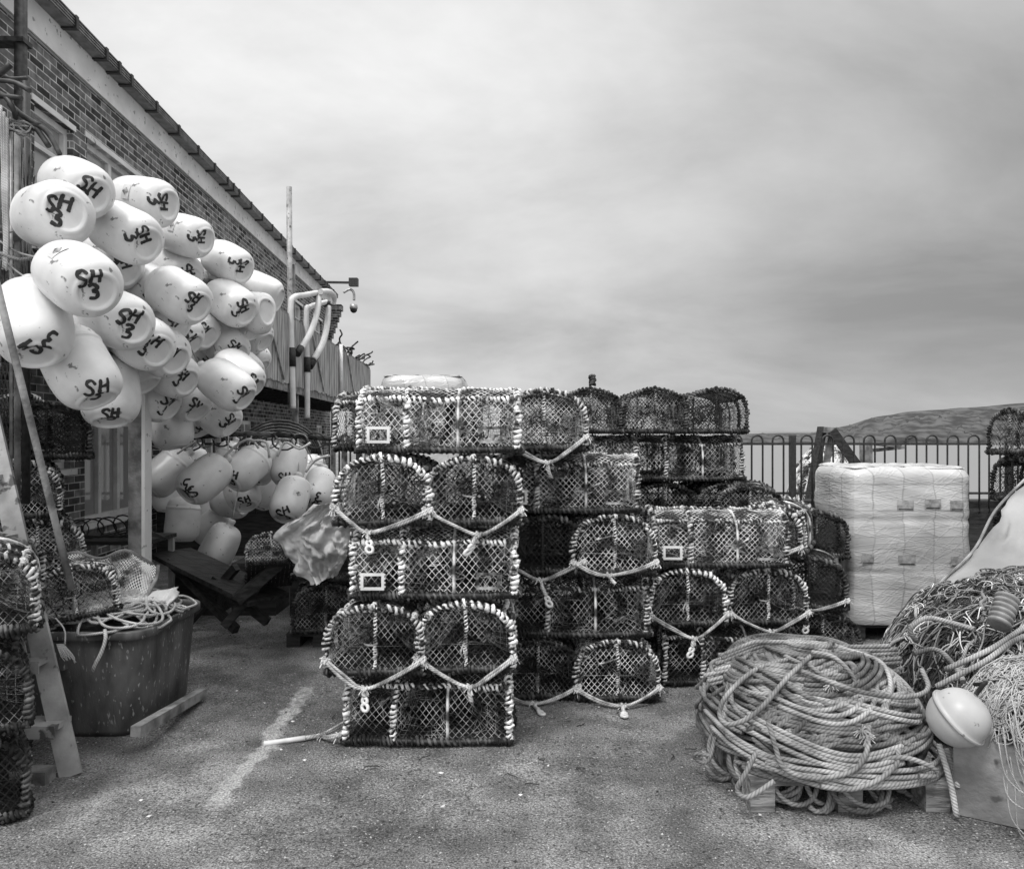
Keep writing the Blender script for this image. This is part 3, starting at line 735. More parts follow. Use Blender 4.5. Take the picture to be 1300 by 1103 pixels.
# lower bunch
B_(212, 600, 47, -130, 25, 'grey-white float beside the wooden post, ringed base down', grp='L', txt=False)
B_(260, 608, 49, -128, 32, 'float with jumbled SH 3 near the post in the lower bunch', grp='L', roll=170)
B_(314, 594, 48, -128, 38, 'upright float with clear tilted SH 3 in the lower bunch', grp='L', roll=-25)
B_(368, 590, 43, -95, 25, 'float at the top of the lower bunch under the pale toggles, letter at its foot', grp='L', roll=0)
B_(335, 620, 40, -105, 20, 'float between the clear tilted one and the stickered one', grp='L', roll=0)
B_(369, 634, 45, -98, 30, 'float with sticker and SH in the lower bunch above the grey canvas', grp='L', st=True, roll=5)
B_(405, 620, 41, -95, 30, 'float next to the lobster pot stack in the lower bunch', grp='L', roll=150, old=True)
B_(292, 638, 38, -8, 22, 'float lying level in the middle of the lower bunch', grp='L', txt=False, old=True)
B_(232, 660, 42, -92, 5, 'plain upright float hanging low near the post', grp='L', txt=False)
B_(268, 668, 38, -140, 5, 'float with its neck raised, low in the lower bunch', grp='L', txt=False)
B_(279, 693, 44, -115, 2, 'lowest float of the lower bunch with a dirty base over the bench', grp='L', txt=False, old=True)
B_(262, 643, 36, -110, 5, 'float tucked behind the level one', grp='L', txt=False)
B_(290, 582, 34, -110, 5, 'float just showing behind the clear tilted one', grp='L', txt=False)
B_(246, 592, 36, -100, 5, 'float just showing behind the jumbled-letter one', grp='L', txt=False)
B_(395, 600, 34, -100, 5, 'float behind the one next to the pot stack', grp='L', txt=False)
B_(215, 625, 40, -95, 5, 'float in shade behind the ringed one by the post', grp='L', txt=False)
B_(335, 588, 42, -118, 30, 'float between the clear tilted one and the one under the toggles', grp='L', roll=-15)
B_(388, 616, 40, -100, 28, 'float behind the stickered one in the lower bunch', grp='L', roll=10)
B_(306, 622, 42, -60, 25, 'float below the clear tilted one', grp='L', roll=20)
# distances: start from apparent size, then push apart along the sight lines until they only touch
items = []
for b in buoys:
    an, tw = R(b[3]), R(b[4] * (.78 if b[11] == 'H' else 1.15)); dv = V((math.cos(an) * math.cos(tw), -math.sin(tw), math.sin(an) * math.cos(tw)))
    items.append([b, dv, F * .305 / b[2]])
def centre(it): return P(it[0][0], it[0][1], it[2])
def closest(p1, d1, p2, d2, h):
    best = 9
    for i in range(5):
        a = p1 + d1 * h * (i / 2 - 1)
        t = max(-h, min(h, (a - p2).dot(d2))); best = min(best, (a - (p2 + d2 * t)).length)
    return best
for it_ in range(60):
    mv = 0
    for i in range(len(items)):
        for j in range(i + 1, len(items)):
            a, b = items[i], items[j]; ca, cb = centre(a), centre(b)
            if (ca - cb).length > .5: continue
            dd = closest(ca, a[1], cb, b[1], .075)
            if dd < .27:
                s_ = (.27 - dd) * .35 + .004; sg = 1 if a[2] > b[2] else -1; a[2] += sg * s_; b[2] -= sg * s_; mv += 1
    if not mv: break
rb = random.Random(5)
neck = {'H': [], 'L': []}
GB = {'H': 'white lettered floats hanging in the high bunch', 'L': 'white floats hanging on the railings in the lower bunch'}
for n_, (b, dv, dist) in enumerate(items):
    px, py, D_, ang, tow, label, txt, roll, crum, st, old, grp, size = b
    if grp == 'L': size = .088
    c = P(px, py, dist); z = -dv
    up = V((0, 0, 1)); y = (up - z * up.dot(z))
    if y.length < .15: y = V((0, 1, 0)) - z * z.y
    y.normalize(); x = y.cross(z)
    org = c + dv * .197
    t = thing('float_buoy', label, 'buoy', (0, 0, 0), 0, GB[grp])
    S = rb.uniform(.97, 1.03)
    t.matrix_world = Matrix(((x.x, y.x, z.x, org.x), (x.y, y.y, z.y, org.y), (x.z, y.z, z.z, org.z), (0, 0, 0, 1))) @ Matrix.Scale(S, 4)
    src = CRUM if crum else BODY[2] if old else BODY[n_ % 2]
    for o in [src, CAP] + ([STK] if st else []):
        cc = o if o.name not in SEEN else o.copy()
        if o.name in SEEN: COL.objects.link(cc)
        else: SEEN.add(o.name)
        cc.parent = t
        if o is STK:   # sticker towards the camera
            to = (V((0, 0, EYE)) - org); lx, ly = to.dot(x), to.dot(y); cc.rotation_euler = (0, 0, math.atan2(ly, lx) + math.pi / 2 + .3)
    if txt:
        to = (V((0, 0, EYE)) - c).normalized(); lx, ly = -to.dot(x), to.dot(y)   # text-plane coordinates
        offx, offy = lx * .085, ly * .085
        lm = letters(rb, offx, offy + .02, R(roll + rb.uniform(-14, 14)), size * rb.uniform(.88, 1.1)); sd_, am_ = DEFO[src.name]; lm.v = [p + nv(p, 4.5, sd_) * am_ for p in lm.v]; lm.build('painted_lettering', M['paint'], t)
    neck[grp].append(org - dv * .45)
print('BUOY dist', [round(i[2], 2) for i in items])

# hanging lines from the float necks to the boom
boomA, boomB = V((-2.75, 3.9, 2.62)), V((-2.15, 6.6, 2.75))
bm = MB(); bm.tube(resample([boomA.lerp(boomB, i / 20) + V((0, 0, .01 * math.sin(i))) for i in range(21)], .1), .035, 10, M['wood']);
tag(bm.build('support_boom', M['wood']), 'round timber boom carrying the high bunch of floats', 'pole')
hl = MB()
for q in neck['H']:
    t = max(0, min(1, (q - boomA).dot(boomB - boomA) / (boomB - boomA).length_squared)); e = boomA.lerp(boomB, t)
    m_ = q.lerp(e, .5) + V((0, 0, -.04)); hl.tube(catmull([q, m_, e], 5), .005, 5, M['mix_rope'])
tag(hl.build('hanging_lines', M['mix_rope']), 'thin ropes tying the high bunch of floats to their boom', 'rope')
hl = MB()
for q in neck['L']:
    e = V((q.x + rb.uniform(-.1, .1), min(q.y + .25, 6.9), 1.5 + rb.uniform(-.03, .06)))
    m_ = q.lerp(e, .5) + V((0, 0, .05)); hl.tube(catmull([q, m_, e], 5), .006, 5, M['thin_rope'])
tag(hl.build('hanging_lines', M['thin_rope']), 'pale knotted ropes holding the lower bunch of floats on its rail', 'rope')

# ================================================================ BRICK BUILDING
ang = math.atan2(53, 950)
bld = thing('brick_building', 'long two-storey brick building with white windows and dark gutter', 'building', (-4.1, 0, 0), math.pi / 2 + ang)
# local x: along the wall away from the camera, local -y: out towards the yard
def wall(mb, x0, x1, z0, z1, holes, m, th=.3):
    xs = sorted({x0, x1, *[h[0] for h in holes], *[h[1] for h in holes]}); zs = sorted({z0, z1, *[h[2] for h in holes], *[h[3] for h in holes]})
    for i in range(len(xs) - 1):
        for j in range(len(zs) - 1):
            mx, mz = (xs[i] + xs[i + 1]) / 2, (zs[j] + zs[j + 1]) / 2
            if any(h[0] < mx < h[1] and h[2] < mz < h[3] for h in holes): continue
            b = len(mb.v)
            for q in ((xs[i], zs[j]), (xs[i + 1], zs[j]), (xs[i + 1], zs[j + 1]), (xs[i], zs[j + 1])): mb.v.append(V((q[0], 0, q[1])))
            mb.face([b, b + 1, b + 2, b + 3], mb.mi(m))
    for h in holes:
        for q in (((h[0], 0, h[2]), (h[0], 0, h[3]), (h[0], th, h[3]), (h[0], th, h[2])), ((h[1], 0, h[2]), (h[1], th, h[2]), (h[1], th, h[3]), (h[1], 0, h[3])),
                  ((h[0], 0, h[3]), (h[1], 0, h[3]), (h[1], th, h[3]), (h[0], th, h[3])), ((h[0], 0, h[2]), (h[0], th, h[2]), (h[1], th, h[2]), (h[1], 0, h[2]))):
            b = len(mb.v); mb.v += [V(c) for c in q]; mb.face([b, b + 1, b + 2, b + 3], mb.mi(m))
up_w = [(7.05, 7.73, 3.35, 4.68, 1), (8.02, 9.9, 3.35, 4.72, 3), (11.6, 12.3, 3.35, 4.65, 1), (13.5, 14.6, 3.35, 4.6, 2), (17.3, 18.3, 3.4, 4.66, 2), (19.6, 20.7, 3.4, 4.66, 2)]
lo_w = [(7.1, 7.68, 1.2, 1.86, 1), (7.97, 9.3, .60, 2.05, 3), (10.2, 10.9, .6, 1.85, 1), (11.6, 12.5, .6, 1.85, 2), (13.4, 14.2, .6, 1.8, 2), (14.8, 15.9, .6, 1.8, 2), (17.6, 18.6, .6, 1.8, 2), (20, 21, .6, 1.8, 2)]
w = MB(); wall(w, 2.5, 22, 0, 5.30, [h[:4] for h in up_w + lo_w], M['brick'])
w.box(2.5, 22, .32, .5, 0, 5.3, M['brick']); w.box(21.99, 22.0, 0, 6, 0, 5.3, M['brick']); w.build('wall', M['brick'], bld)
# corbel at the far corner
cb = MB()
for k in range(7): cb.box(21.7, 22.05 + .0 * k, -.03 - .055 * k, .1, 4.2 + k * .16, 4.36 + k * .16, M['brick'])
cb.build('corbel', M['brick'], bld)
def window(h, cur=False, par=bld):
    x0, x1, z0, z1, nbar = h; f = MB(); y0, y1 = .06, .13; t = .065
    f.box(x0, x1, y0, y1, z0, z0 + t); f.box(x0, x1, y0, y1, z1 - t, z1)
    xs = [x0 + (x1 - x0) * i / nbar for i in range(nbar + 1)]
    for i, x in enumerate(xs):
        a = x if i == 0 else x - t if i == nbar else x - t / 2; f.box(a, a + t, y0 - .004, y1 - .004, z0 + t, z1 - t)
    for i in range(nbar):
        if z1 - z0 > 1: f.box(xs[i] + t, xs[i + 1] - t, y0 + .004, y1 - .01, z0 + (z1 - z0) * .72, z0 + (z1 - z0) * .72 + .045)
    fr = f.build('window', M['white'], par)
    g = MB(); g.box(x0 + .02, x1 - .02, .10, .106, z0 + .02, z1 - .02); g.build('pane', M['glass'], fr)
    if cur:
        c = MB(); c.grid(lambda u, v: V((x0 + (x1 - x0) * u, .2 + .02 * math.sin(u * 60), z0 + (z1 - z0) * v)), 60, 1); c.build('curtain', M['curtain'], fr)
    s_ = MB(); s_.box(x0 - .05, x1 + .05, -.05, .06, z0 - .06, z0 - .002); s_.build('sill', M['fascia'], fr)
    if z0 > 3: l = MB(); l.box(x0 - .05, x1 + .05, -.010, .05, z1 + .002, z1 + .06); l.build('lintel', M['fascia'], fr)
for i, h in enumerate(up_w + lo_w): window(h)
fa = MB(); fa.box(2.5, 22.2, -.03, -.002, 5.27, 5.64, M['fascia']); fa.box(2.5, 22.2, -.036, -.0305, 5.27, 5.285, M['gutter']); fa.build('fascia', M['fascia'], bld)
gt = MB()
gt.box(2.5, 22.3, -.15, -.032, 5.60, 5.61, M['gutter']); gt.box(2.5, 22.3, -.16, -.15, 5.60, 5.70, M['gutter'])
for k in range(3): gt.box(2.5, 22.3, -.17, -.16, 5.612 + k * .030, 5.626 + k * .030, M['gutter'])
gt.box(2.5, 22.3, -.175, -.15, 5.70, 5.712, M['gutter'])
gu = gt.build('gutter', M['gutter'], bld)
x = 5.3; kq = 0
while x < 22: gb = MB(); gb.box(x, x + .05, -.186, -.031, 5.585, 5.72); x += (.72, .72, .7, .62, .3, .3, .7)[kq % 7]; kq += 1; gb.build('bracket', M['iron'], gu)
rf = MB(); rf.beam(V((12.3, -.1, 5.66)), V((12.3, 3.6, 7.2)), 19.8, .06, M['rubber']); rf.build('roof', M['rubber'], bld)
dp = MB(); dp.tube([V((6.44, -.23, 6.2)), V((6.44, -.23, 2.5))], .05, 12, M['hose']); 
for z in (4.9, 3.9, 2.9): dp.box(6.37, 6.51, -.29, 0, z, z + .04, M['hose'])
dp.build('downpipe', M['hose'], bld)
dp = MB(); dp.tube([V((17.0, -.08, 5.4)), V((17.0, -.08, 2.5))], .05, 10); dp.build('downpipe', M['gutter'], bld)

# timber deck along the first floor
OFF = 1.2      # how far it reaches out from the wall
dk = thing('timber_deck', 'raised timber deck with close boarded railing along the brick wall', 'deck', (-4.1, 0, 0), math.pi / 2 + ang)
d_ = MB(); d_.box(5.3, 21.2, -OFF, -.002, 2.40, 2.46, M['wood_dark']); d_.box(5.3, 21.2, -OFF - .04, -OFF, 2.22, 2.44, M['wood'])
xx = 5.4
while xx < 21: d_.box(xx, xx + .06, -OFF, -.004, 2.2, 2.40, M['wood_dark']); xx += .5
d_.build('platform', M['wood'], dk)
bd = MB(); xx = 7.6; rr_ = random.Random(3)
while xx < 21.15:
    wd = .115; bd.box(xx, xx + wd, -OFF - .055 - rr_.uniform(0, .008), -OFF - .035, 2.34 + rr_.uniform(-.02, .02), 3.40 + rr_.uniform(-.01, .015)); xx += wd + rr_.uniform(.008, .02)
bd.build('boarding', M['fence_board'], dk)
bd = MB(); xx = 5.35
while xx < 7.5: bd.box(xx, xx + .045, -OFF - .03, -OFF + .015, 2.46, 3.38); xx += .14
bd.build('balusters', M['fascia'], dk)
hr = MB(); hr.box(5.3, 21.2, -OFF - .05, -OFF + .04, 3.40, 3.45); hr.box(5.3, 21.2, -OFF - .034, -OFF - .002, 2.56, 2.64); hr.build('handrail', M['wood'], dk)
for xx in (5.32, 9.2, 12.5, 16, 21.1):
    p_ = MB(); p_.box(xx, xx + .09, -OFF - .002, -OFF + .09, 0 if xx > 9.5 else 2.2, 3.39); p_.build('post', M['wood'], dk)
p_ = MB(); p_.tube([V((16.15, -OFF - .1, 2.3)), V((16.15, -OFF - .1, 3.5))], .04, 8); p_.build('white_post', M['white'], dk)
br_ = MB()
for xx in (10.2, 13.3, 17.2): br_.beam(V((xx, -OFF - .075, 3.4)), V((xx + 1.1, -OFF - .075, 2.4)), .03, .07)
br_.build('diagonal_strut', M['fence_board'], dk)
# debris on the railing's far end
db = MB(); rr_ = random.Random(8)
for k in range(14):
    p = V((rr_.uniform(17, 20.8), -OFF - .05, 3.45)); pts = [p]
    for j in range(5): p = p + V((rr_.gauss(0, .18), rr_.gauss(0, .06), rr_.uniform(-.06, .12))); p.z = max(p.z, 3.46); pts.append(p)
    db.tube(catmull(pts, 3), .02, 5, M['rope_dark'])
o = db.build('hose_tangle', M['rope_dark']); o.location = (-4.1, 0, 0); o.rotation_euler = (0, 0, math.pi / 2 + ang)
tag(o, 'dark tangle of hose and twigs on the far deck railing', 'hose')
# tall pale pole and the bent white pipes
def pipe(name, label, px, segs, cat='pipe'):
    t = thing(name, label, cat, segs[0][1][0])
    base = V(segs[0][1][0])
    for nm, pts, r, m in segs:
        mb = MB(); mb.tube([p - base for p in (catmull(pts, 8) if len(pts) > 2 else pts)], r, 12, M[m]); mb.build(nm, M[m], t)
    return t
dq = 11.9
pm = MB(); pm.tube([P(369, 520, dq), P(368, 380, dq), P(367, 238, dq)], .045, 10, M['alu']); tag(pm.build('tall_pole', M['alu']), 'tall weathered pale pole rising above the gutter beside the white pipes', 'pole')
d1 = dq - .12
pipe('bent_pipe', 'white bent pipe frame with black sleeves, nearest the crumpled floats', 0, [
    ('pipe', [P(372, 519, d1), P(371, 470, d1), P(370, 440, d1), P(369, 390, d1), P(373, 378, d1 + .1), P(388, 375, d1 + .6), P(404, 372, d1 + 1.2)], 0.047, 'white_far'),
    ('sleeve', [P(371.3, 466, d1), P(370.4, 442, d1)], .058, 'rubber'),
    ('sleeve', [P(399, 374, d1 + 1.1), P(407, 371, d1 + 1.25)], .062, 'rubber'),
    ('sloping_pipe', [P(405, 376, d1 + 1.1), P(402, 400, d1 + .9), P(393, 425, d1 + .6), P(380, 446, d1 + .3)], 0.050, 'white_far'),
    ('sleeve', [P(382, 442, d1 + .34), P(377, 450, d1 + .2)], .060, 'rubber')])
d2 = dq + .9
pipe('bent_pipe', 'white bent pipe frame with black sleeves, nearer the building corner', 0, [
    ('pipe', [P(390, 531, d2), P(390, 480, d2), P(389, 400, d2), P(393, 391, d2 + .1), P(403, 387, d2 + .5), P(414, 384, d2 + 1.)], 0.047, 'white_far'),
    ('sleeve', [P(390, 473, d2), P(389.6, 454, d2)], .060, 'rubber'),
    ('sleeve', [P(410, 385, d2 + .9), P(418, 387, d2 + 1.1)], .066, 'rubber'),
    ('top_pipe', [P(407, 371, d2), P(418, 371, d2 + .6), P(424, 377, d2 + .9), P(423, 386, d2 + 1.)], 0.050, 'white_far'),
    ('sloping_pipe', [P(417, 390, d2 + 1.), P(415, 415, d2 + .8), P(409, 438, d2 + .5), P(398, 457, d2 + .2)], 0.054, 'white_far'),
    ('sleeve', [P(400, 454, d2 + .3), P(393, 466, d2 + .1)], .066, 'rubber')])
cc = thing('cctv_camera', 'dome security camera on a bracket at the building corner', 'camera', P(449, 392, 21))
o0 = P(449, 392, 21); c_ = MB(); c_.tube([p - o0 for p in catmull([P(436, 372, 21), P(444, 368, 21), P(449, 372, 21), P(449.5, 382, 21)], 5)], .035, 8, M['steel']); c_.build('bracket', M['steel'], cc)
c_ = MB(); c_.lathe([(.001, .13), (.10, .11), (.115, .0), (.10, -.02)], 16, M['steel']); c_.build('housing', M['steel'], cc)
c_ = MB(); c_.lathe([(.1, -.02), (.09, -.08), (.05, -.12), (.001, -.135)], 16, M['iron']); c_.build('dome', M['iron'], cc)
al = MB(); al.box(-.12, .12, -.1, .1, 0, .22); al.beam(V((-1.4, 0, .12)), V((0, 0, .1)), .06, .06); o = al.build('floodlight', M['iron']); o.location = P(449, 364, 21); tag(o, 'small dark floodlight at the tip of the building corner', 'light')

# ================================================================ RAILINGS with bow tops
FD = 9.5
fe = thing('bow_top_fence', 'black bow-topped iron railings along the harbour edge', 'fence', (0, FD, 0))
def bays(x0, x1):
    post = MB(); post.box(x0 - .035, x0 + .035, -.035, .035, .0, 1.535); post.build('post', M['iron'], fe)
    hb = MB(); n = max(1, int((x1 - x0 - .12) / .2475)); st = (x1 - x0 - .1) / n
    for k in range(n):
        cx = x0 + .05 + st * (k + .5); hw = .070
        pts = [V((cx - hw, 0, .55)), V((cx - hw, 0, 1.2)), V((cx - hw, 0, 1.47))] + [V((cx - hw * math.cos(a), 0, 1.47 + hw * math.sin(a))) for a in [math.pi * i / 8 for i in range(1, 8)]] + [V((cx + hw, 0, 1.47)), V((cx + hw, 0, 1.2)), V((cx + hw, 0, .55))]
        hb.tube(pts, .0125, 6)
    hb.box(x0 + .035, x1 - .035, -.006, .006, 1.415, 1.445); hb.box(x0 + .035, x1 - .035, -.006, .006, .57, .61); hb.box(x0 + .035, x1 - .035, -.006, .006, .79, .82)
    hb.build('bow_panel', M['iron'], fe)
x0 = PX(1006, FD)
for k in (-3, -2, -1, 0, 1): bays(x0 + k * 2.75, x0 + (k + 1) * 2.75)
lw = MB(); lw.box(-4.55, 9, FD + .08, FD + .38, 0, .70, M['wood_dark']); o = lw.build('low_wall', M['wall_dark']); tag(o, 'low dark wall behind the foot of the railings', 'wall')

# things beyond the railings
tf = thing('timber_trestle', 'weathered timber A-frame leaning beyond the railings', 'frame', (0, 10.6, 0))
m_ = MB(); m_.beam(P(1044, 543, 10.6) - V((0, 10.6, 0)), P(1020, 680, 10.4) - V((0, 10.6, 0)), .1, .09); m_.build('leg', M['wood_dark'], tf)
m_ = MB(); m_.beam(P(1056, 548, 10.65) - V((0, 10.6, 0)), P(1034, 680, 10.7) - V((0, 10.6, 0)), .08, .08); m_.build('leg', M['wood'], tf)
m_ = MB(); m_.beam(P(1044, 546, 10.55) - V((0, 10.6, 0)), P(1062, 547, 10.55) - V((0, 10.6, 0)), .12, .08); m_.build('cap_piece', M['wood'], tf)
m_ = MB(); m_.beam(P(1056, 547, 10.5) - V((0, 10.6, 0)), P(1098, 605, 10.4) - V((0, 10.6, 0)), .1, .12); m_.build('brace', M['wood_dark'], tf)
m_ = MB(); m_.beam(P(1099, 555, 10.8), P(1101, 660, 10.8), .13, .13, M['wood']); tag(m_.build('timber_post', M['wood']), 'short knotty timber post beyond the railings beside the A-frame', 'post')
m_ = MB(); m_.beam(P(1103, 572, 11.4), P(1142, 568, 11.8), .2, .05, M['wood']); tag(m_.build('driftwood_board', M['wood']), 'lower grey board lying level beyond the railings', 'board')
m_ = MB(); m_.beam(P(1100, 562, 11.2), P(1140, 567, 11.5), .14, .05, M['wood']); tag(m_.build('driftwood_board', M['wood']), 'upper pointed board lying level beyond the railings', 'board')
# heap of netting beyond the fence
def mound(cx, cy, rx, ry, h, z0=0, e=2.2):
    def f(x, y):
        q = (abs(x - cx) / rx) ** e + (abs(y - cy) / ry) ** e
        return z0 + h * max(0, 1 - q) ** (1 / e)
    return f
def tangle(mb, f, cx, cy, rx, ry, n, r, m, rnd, loop=.12, jit=.03, ln=14, z0=0, lift=.01):
    for k in range(n):
        a = rnd.random() * 6.28; q = math.sqrt(rnd.random()) * .97; x = cx + rx * q * math.cos(a); y = cy + ry * q * math.sin(a); h = rnd.random() * 6.28; pts = []
        cur = rnd.uniform(-1, 1)
        off = rnd.uniform(0, jit)
        for j in range(ln):
            z = f(x, y); pts.append(V((x, y, z + lift + off + rnd.uniform(-jit, jit) * .5)))
            h += cur + rnd.gauss(0, .35); st = loop * rnd.uniform(.5, 1) 
            nx, ny = x + math.cos(h) * st, y + math.sin(h) * st
            # steep flanks: shorten the step so the strand follows the surface
            dz = abs(f(nx, ny) - z); 
            if dz > st: nx, ny = x + (nx - x) * st / dz, y + (ny - y) * st / dz
            if ((nx - cx) / rx) ** 2 + ((ny - cy) / ry) ** 2 > 1: h += 2.4; nx, ny = x, y; pts.pop()
            x, y = nx, ny
        if len(pts) > 3: mb.tube(catmull(pts, 4), r, 5 if r < .008 else 7, m)
rr_ = random.Random(21)
cx, cy = PX(1050, 11.4), 11.4; f = mound(cx, cy, .62, .6, 1.35)
nh = thing('net_mound', 'rounded mound of pale netting beyond the railings by the A-frame', 'net')
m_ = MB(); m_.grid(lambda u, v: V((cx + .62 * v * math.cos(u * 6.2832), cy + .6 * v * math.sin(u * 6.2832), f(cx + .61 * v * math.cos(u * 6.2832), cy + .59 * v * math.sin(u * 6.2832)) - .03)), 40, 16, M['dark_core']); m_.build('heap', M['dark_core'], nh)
m_ = MB(); tangle(m_, f, cx, cy, .62, .6, 160, .008, M['net_light'], rr_, .12, .04, 16); m_.build('twine', M['net_light'], nh)

# ================================================================ GROUND, SEA, HILLS, QUAY
g = MB(); g.grid(lambda u, v: V((-14 + 26 * u, .3 + 12.2 * v, .012 * noise.noise(V((u * 26, v * 12, 0)) * 1.3))), 130, 61, M['ground'])
tag(g.build('ground', M['ground']), kind='structure')
g = MB(); g.box(-14, -.3, 12.5, 60, -.6, 0, M['ground']); tag(g.build('path', M['ground']), kind='structure')
g = MB(); g.box(-14, 12, 12.3, 12.5, -8.5, -.02, M['skip']); g.box(-.5, -.3, 12.5, 60, -8.5, -.61, M['skip']); tag(g.build('quay_wall', M['skip']), 'dark quay wall dropping from the yard to the sea', 'wall')
s_ = MB(); s_.v += [V((-6000, 8, -8)), V((9000, 8, -8)), V((9000, 12000, -8)), V((-6000, 12000, -8))]; s_.face([0, 1, 2, 3]); tag(s_.build('sea', M['sea']), kind='structure')
ridge = [(930, 552), (965, 550.5), (1000, 550), (1030, 550), (1048, 546.5), (1065, 543), (1080, 540), (1097, 534), (1112, 530), (1135, 527), (1150, 524), (1175, 522), (1195, 521), (1215, 519), (1240, 518), (1262, 516), (1280, 514), (1310, 512), (1400, 508), (1600, 500), (2000, 500)]
def ridge_y(px):
    for i in range(1, len(ridge)):
        if px <= ridge[i][0]: a, b = ridge[i - 1], ridge[i]; return a[1] + (b[1] - a[1]) * (px - a[0]) / (b[0] - a[0])
    return 500
HD = 900.
def hill(u, v):
    px = 930 + 900 * u; top = P(px, ridge_y(px), HD + 220).z; X = PX(px, HD)
    t = min(v * 1.25, 1); back = max(0, v * 1.25 - 1) * 4
    prof = t ** .75 * (.8 + .2 * t)
    z = -8.3 + (top + 8.3) * prof * (1 - .3 * back)
    dd = HD - 40 * (1 - u) + 220 * t ** 1.3 + 500 * back
    gul = noise.fractal(V((px * .09, t * 3.5, 0)), .8, 2, 7)
    z += gul * 12 * math.sin(math.pi * min(t, 1)) * min(1, (top + 8) / 20); dd += gul * 45 * math.sin(math.pi * t)
    return V((X * (dd / HD) if False else X + (dd - HD) * .3 * 0 + PX(px, dd) - PX(px, HD), dd, z))
h_ = MB(); h_.grid(hill, 260, 34, M['hill']); tag(h_.build('headland', M['hill']), kind='structure')
def farland(u, v):
    X = 900 + 1900 * u - 700; hgt = 14 + 10 * noise.noise(V((u * 6, 0, 3))) 
    return V((X, 2600 + 300 * v, -8.2 + (hgt + 8 ) * math.sin(math.pi * .5 * v) * min(1, u * 8)))
h_ = MB(); h_.grid(farland, 60, 6, M['far']); tag(h_.build('far_hills', M['far']), kind='structure')

# pebbles and litter on the yard
rr_ = random.Random(77); pb = MB()
for k in range(2600):
    x, y = rr_.uniform(-2.6, 2.2), 2.6 + rr_.random() ** 1.3 * 4.5; r = rr_.uniform(.002, .0065); c = V((x, y, r * .3 + .012 * noise.noise(V(((x + 14), (y - .3), 0)) * 1.3)))
    q = [c + V((r * rr_.uniform(.6, 1.4), 0, 0)), c + V((0, r * rr_.uniform(.6, 1.4), 0)), c - V((r * rr_.uniform(.6, 1.4), 0, 0)), c - V((0, r * rr_.uniform(.6, 1.4), 0)), c + V((0, 0, r * rr_.uniform(.5, 1)))]
    b = len(pb.v); pb.v += q
    for i in range(4): pb.face([b + i, b + (i + 1) % 4, b + 4])
tag(pb.build('gravel', M['stone']), 'loose grit and pebbles scattered over the tarmac', 'gravel', kind='stuff')
lt = MB()
for k in range(26):
    x, y = rr_.uniform(-1.2, 1.2), rr_.uniform(3.2, 4.6); p = V((x, y, .012)); h = rr_.random() * 6; pts = [p]
    for j in range(3): h += rr_.gauss(0, .7); p = p + V((math.cos(h), math.sin(h), 0)) * .022; pts.append(p)
    lt.tube(catmull(pts, 3), .0025, 4, M['rubber'])
for k in range(110):
    x, y = rr_.uniform(-2.4, 2.0), 2.9 + rr_.random() * 3.6; c = V((x, y, .014)); a0 = rr_.random() * 6; r = rr_.uniform(.004, .016); mm = M['plastic'] if k % 3 == 0 else M['rubber']
    b = len(lt.v); lt.v += [c + V((r * math.cos(a0 + i * 1.57) * (1 if i % 2 else .45), r * math.sin(a0 + i * 1.57) * (1 if i % 2 else .45), .004 * (i % 2))) for i in range(4)] + [c + V((0, 0, .007))]
    for i in range(4): lt.face([b + i, b + (i + 1) % 4, b + 4], lt.mi(mm))
tag(lt.build('debris', M['rubber']), 'short twine ends and small chips littering the tarmac', 'debris', kind='stuff')

# ================================================================ ROPE COIL on a pallet
def pallet(label, x0, x1, y0, y1, z0=0, h=.13, group=None, m='wood_x'):
    t = thing('pallet', label, 'pallet', ((x0 + x1) / 2, (y0 + y1) / 2, z0), 0, group)
    w_, d_ = (x1 - x0) / 2, (y1 - y0) / 2; n = 7
    for k in range(n):
        s_ = MB(); yy = -d_ + (2 * d_ - .1) * k / (n - 1); s_.box(-w_, w_, yy, yy + .1, h - .02, h); s_.build('top_board', M[m], t)
    for i in range(3):
        xx = -w_ + (2 * w_ - .1) * i / 2
        for j in range(3): s_ = MB(); yy = -d_ + (2 * d_ - .12) * j / 2; s_.box(xx, xx + .1, yy + .002, yy + .12, .022, h - .0205); s_.build('block', M[m], t)
        s_ = MB(); s_.box(xx, xx + .1, -d_ + .003, d_ - .003, 0, .02); s_.build('bottom_board', M[m], t)
    return t
pallet('worn pallet carrying the big rope coil', .98, 1.80, 3.07, 4.0)
rr_ = random.Random(12); cp_ = MB(); MRS = (M['big_rope'], M['big_rope'], M['big_rope_b'], M['big_rope_c']); ccx, ccy, RX, RY, HH, Z0 = 1.385, 3.53, .48, .47, .37, .135
rope_r = .0102
def dome(x, y, s=1): 
    q = (abs(x - ccx) / (RX * s)) ** 2.7 + (abs(y - ccy) / (RY * s)) ** 2.7
    return Z0 + HH * max(0, 1 - q) ** (1 / 2.4) + .03 * noise.noise(V((x * 5, y * 5, 2)))
mr_ = M['big_rope']
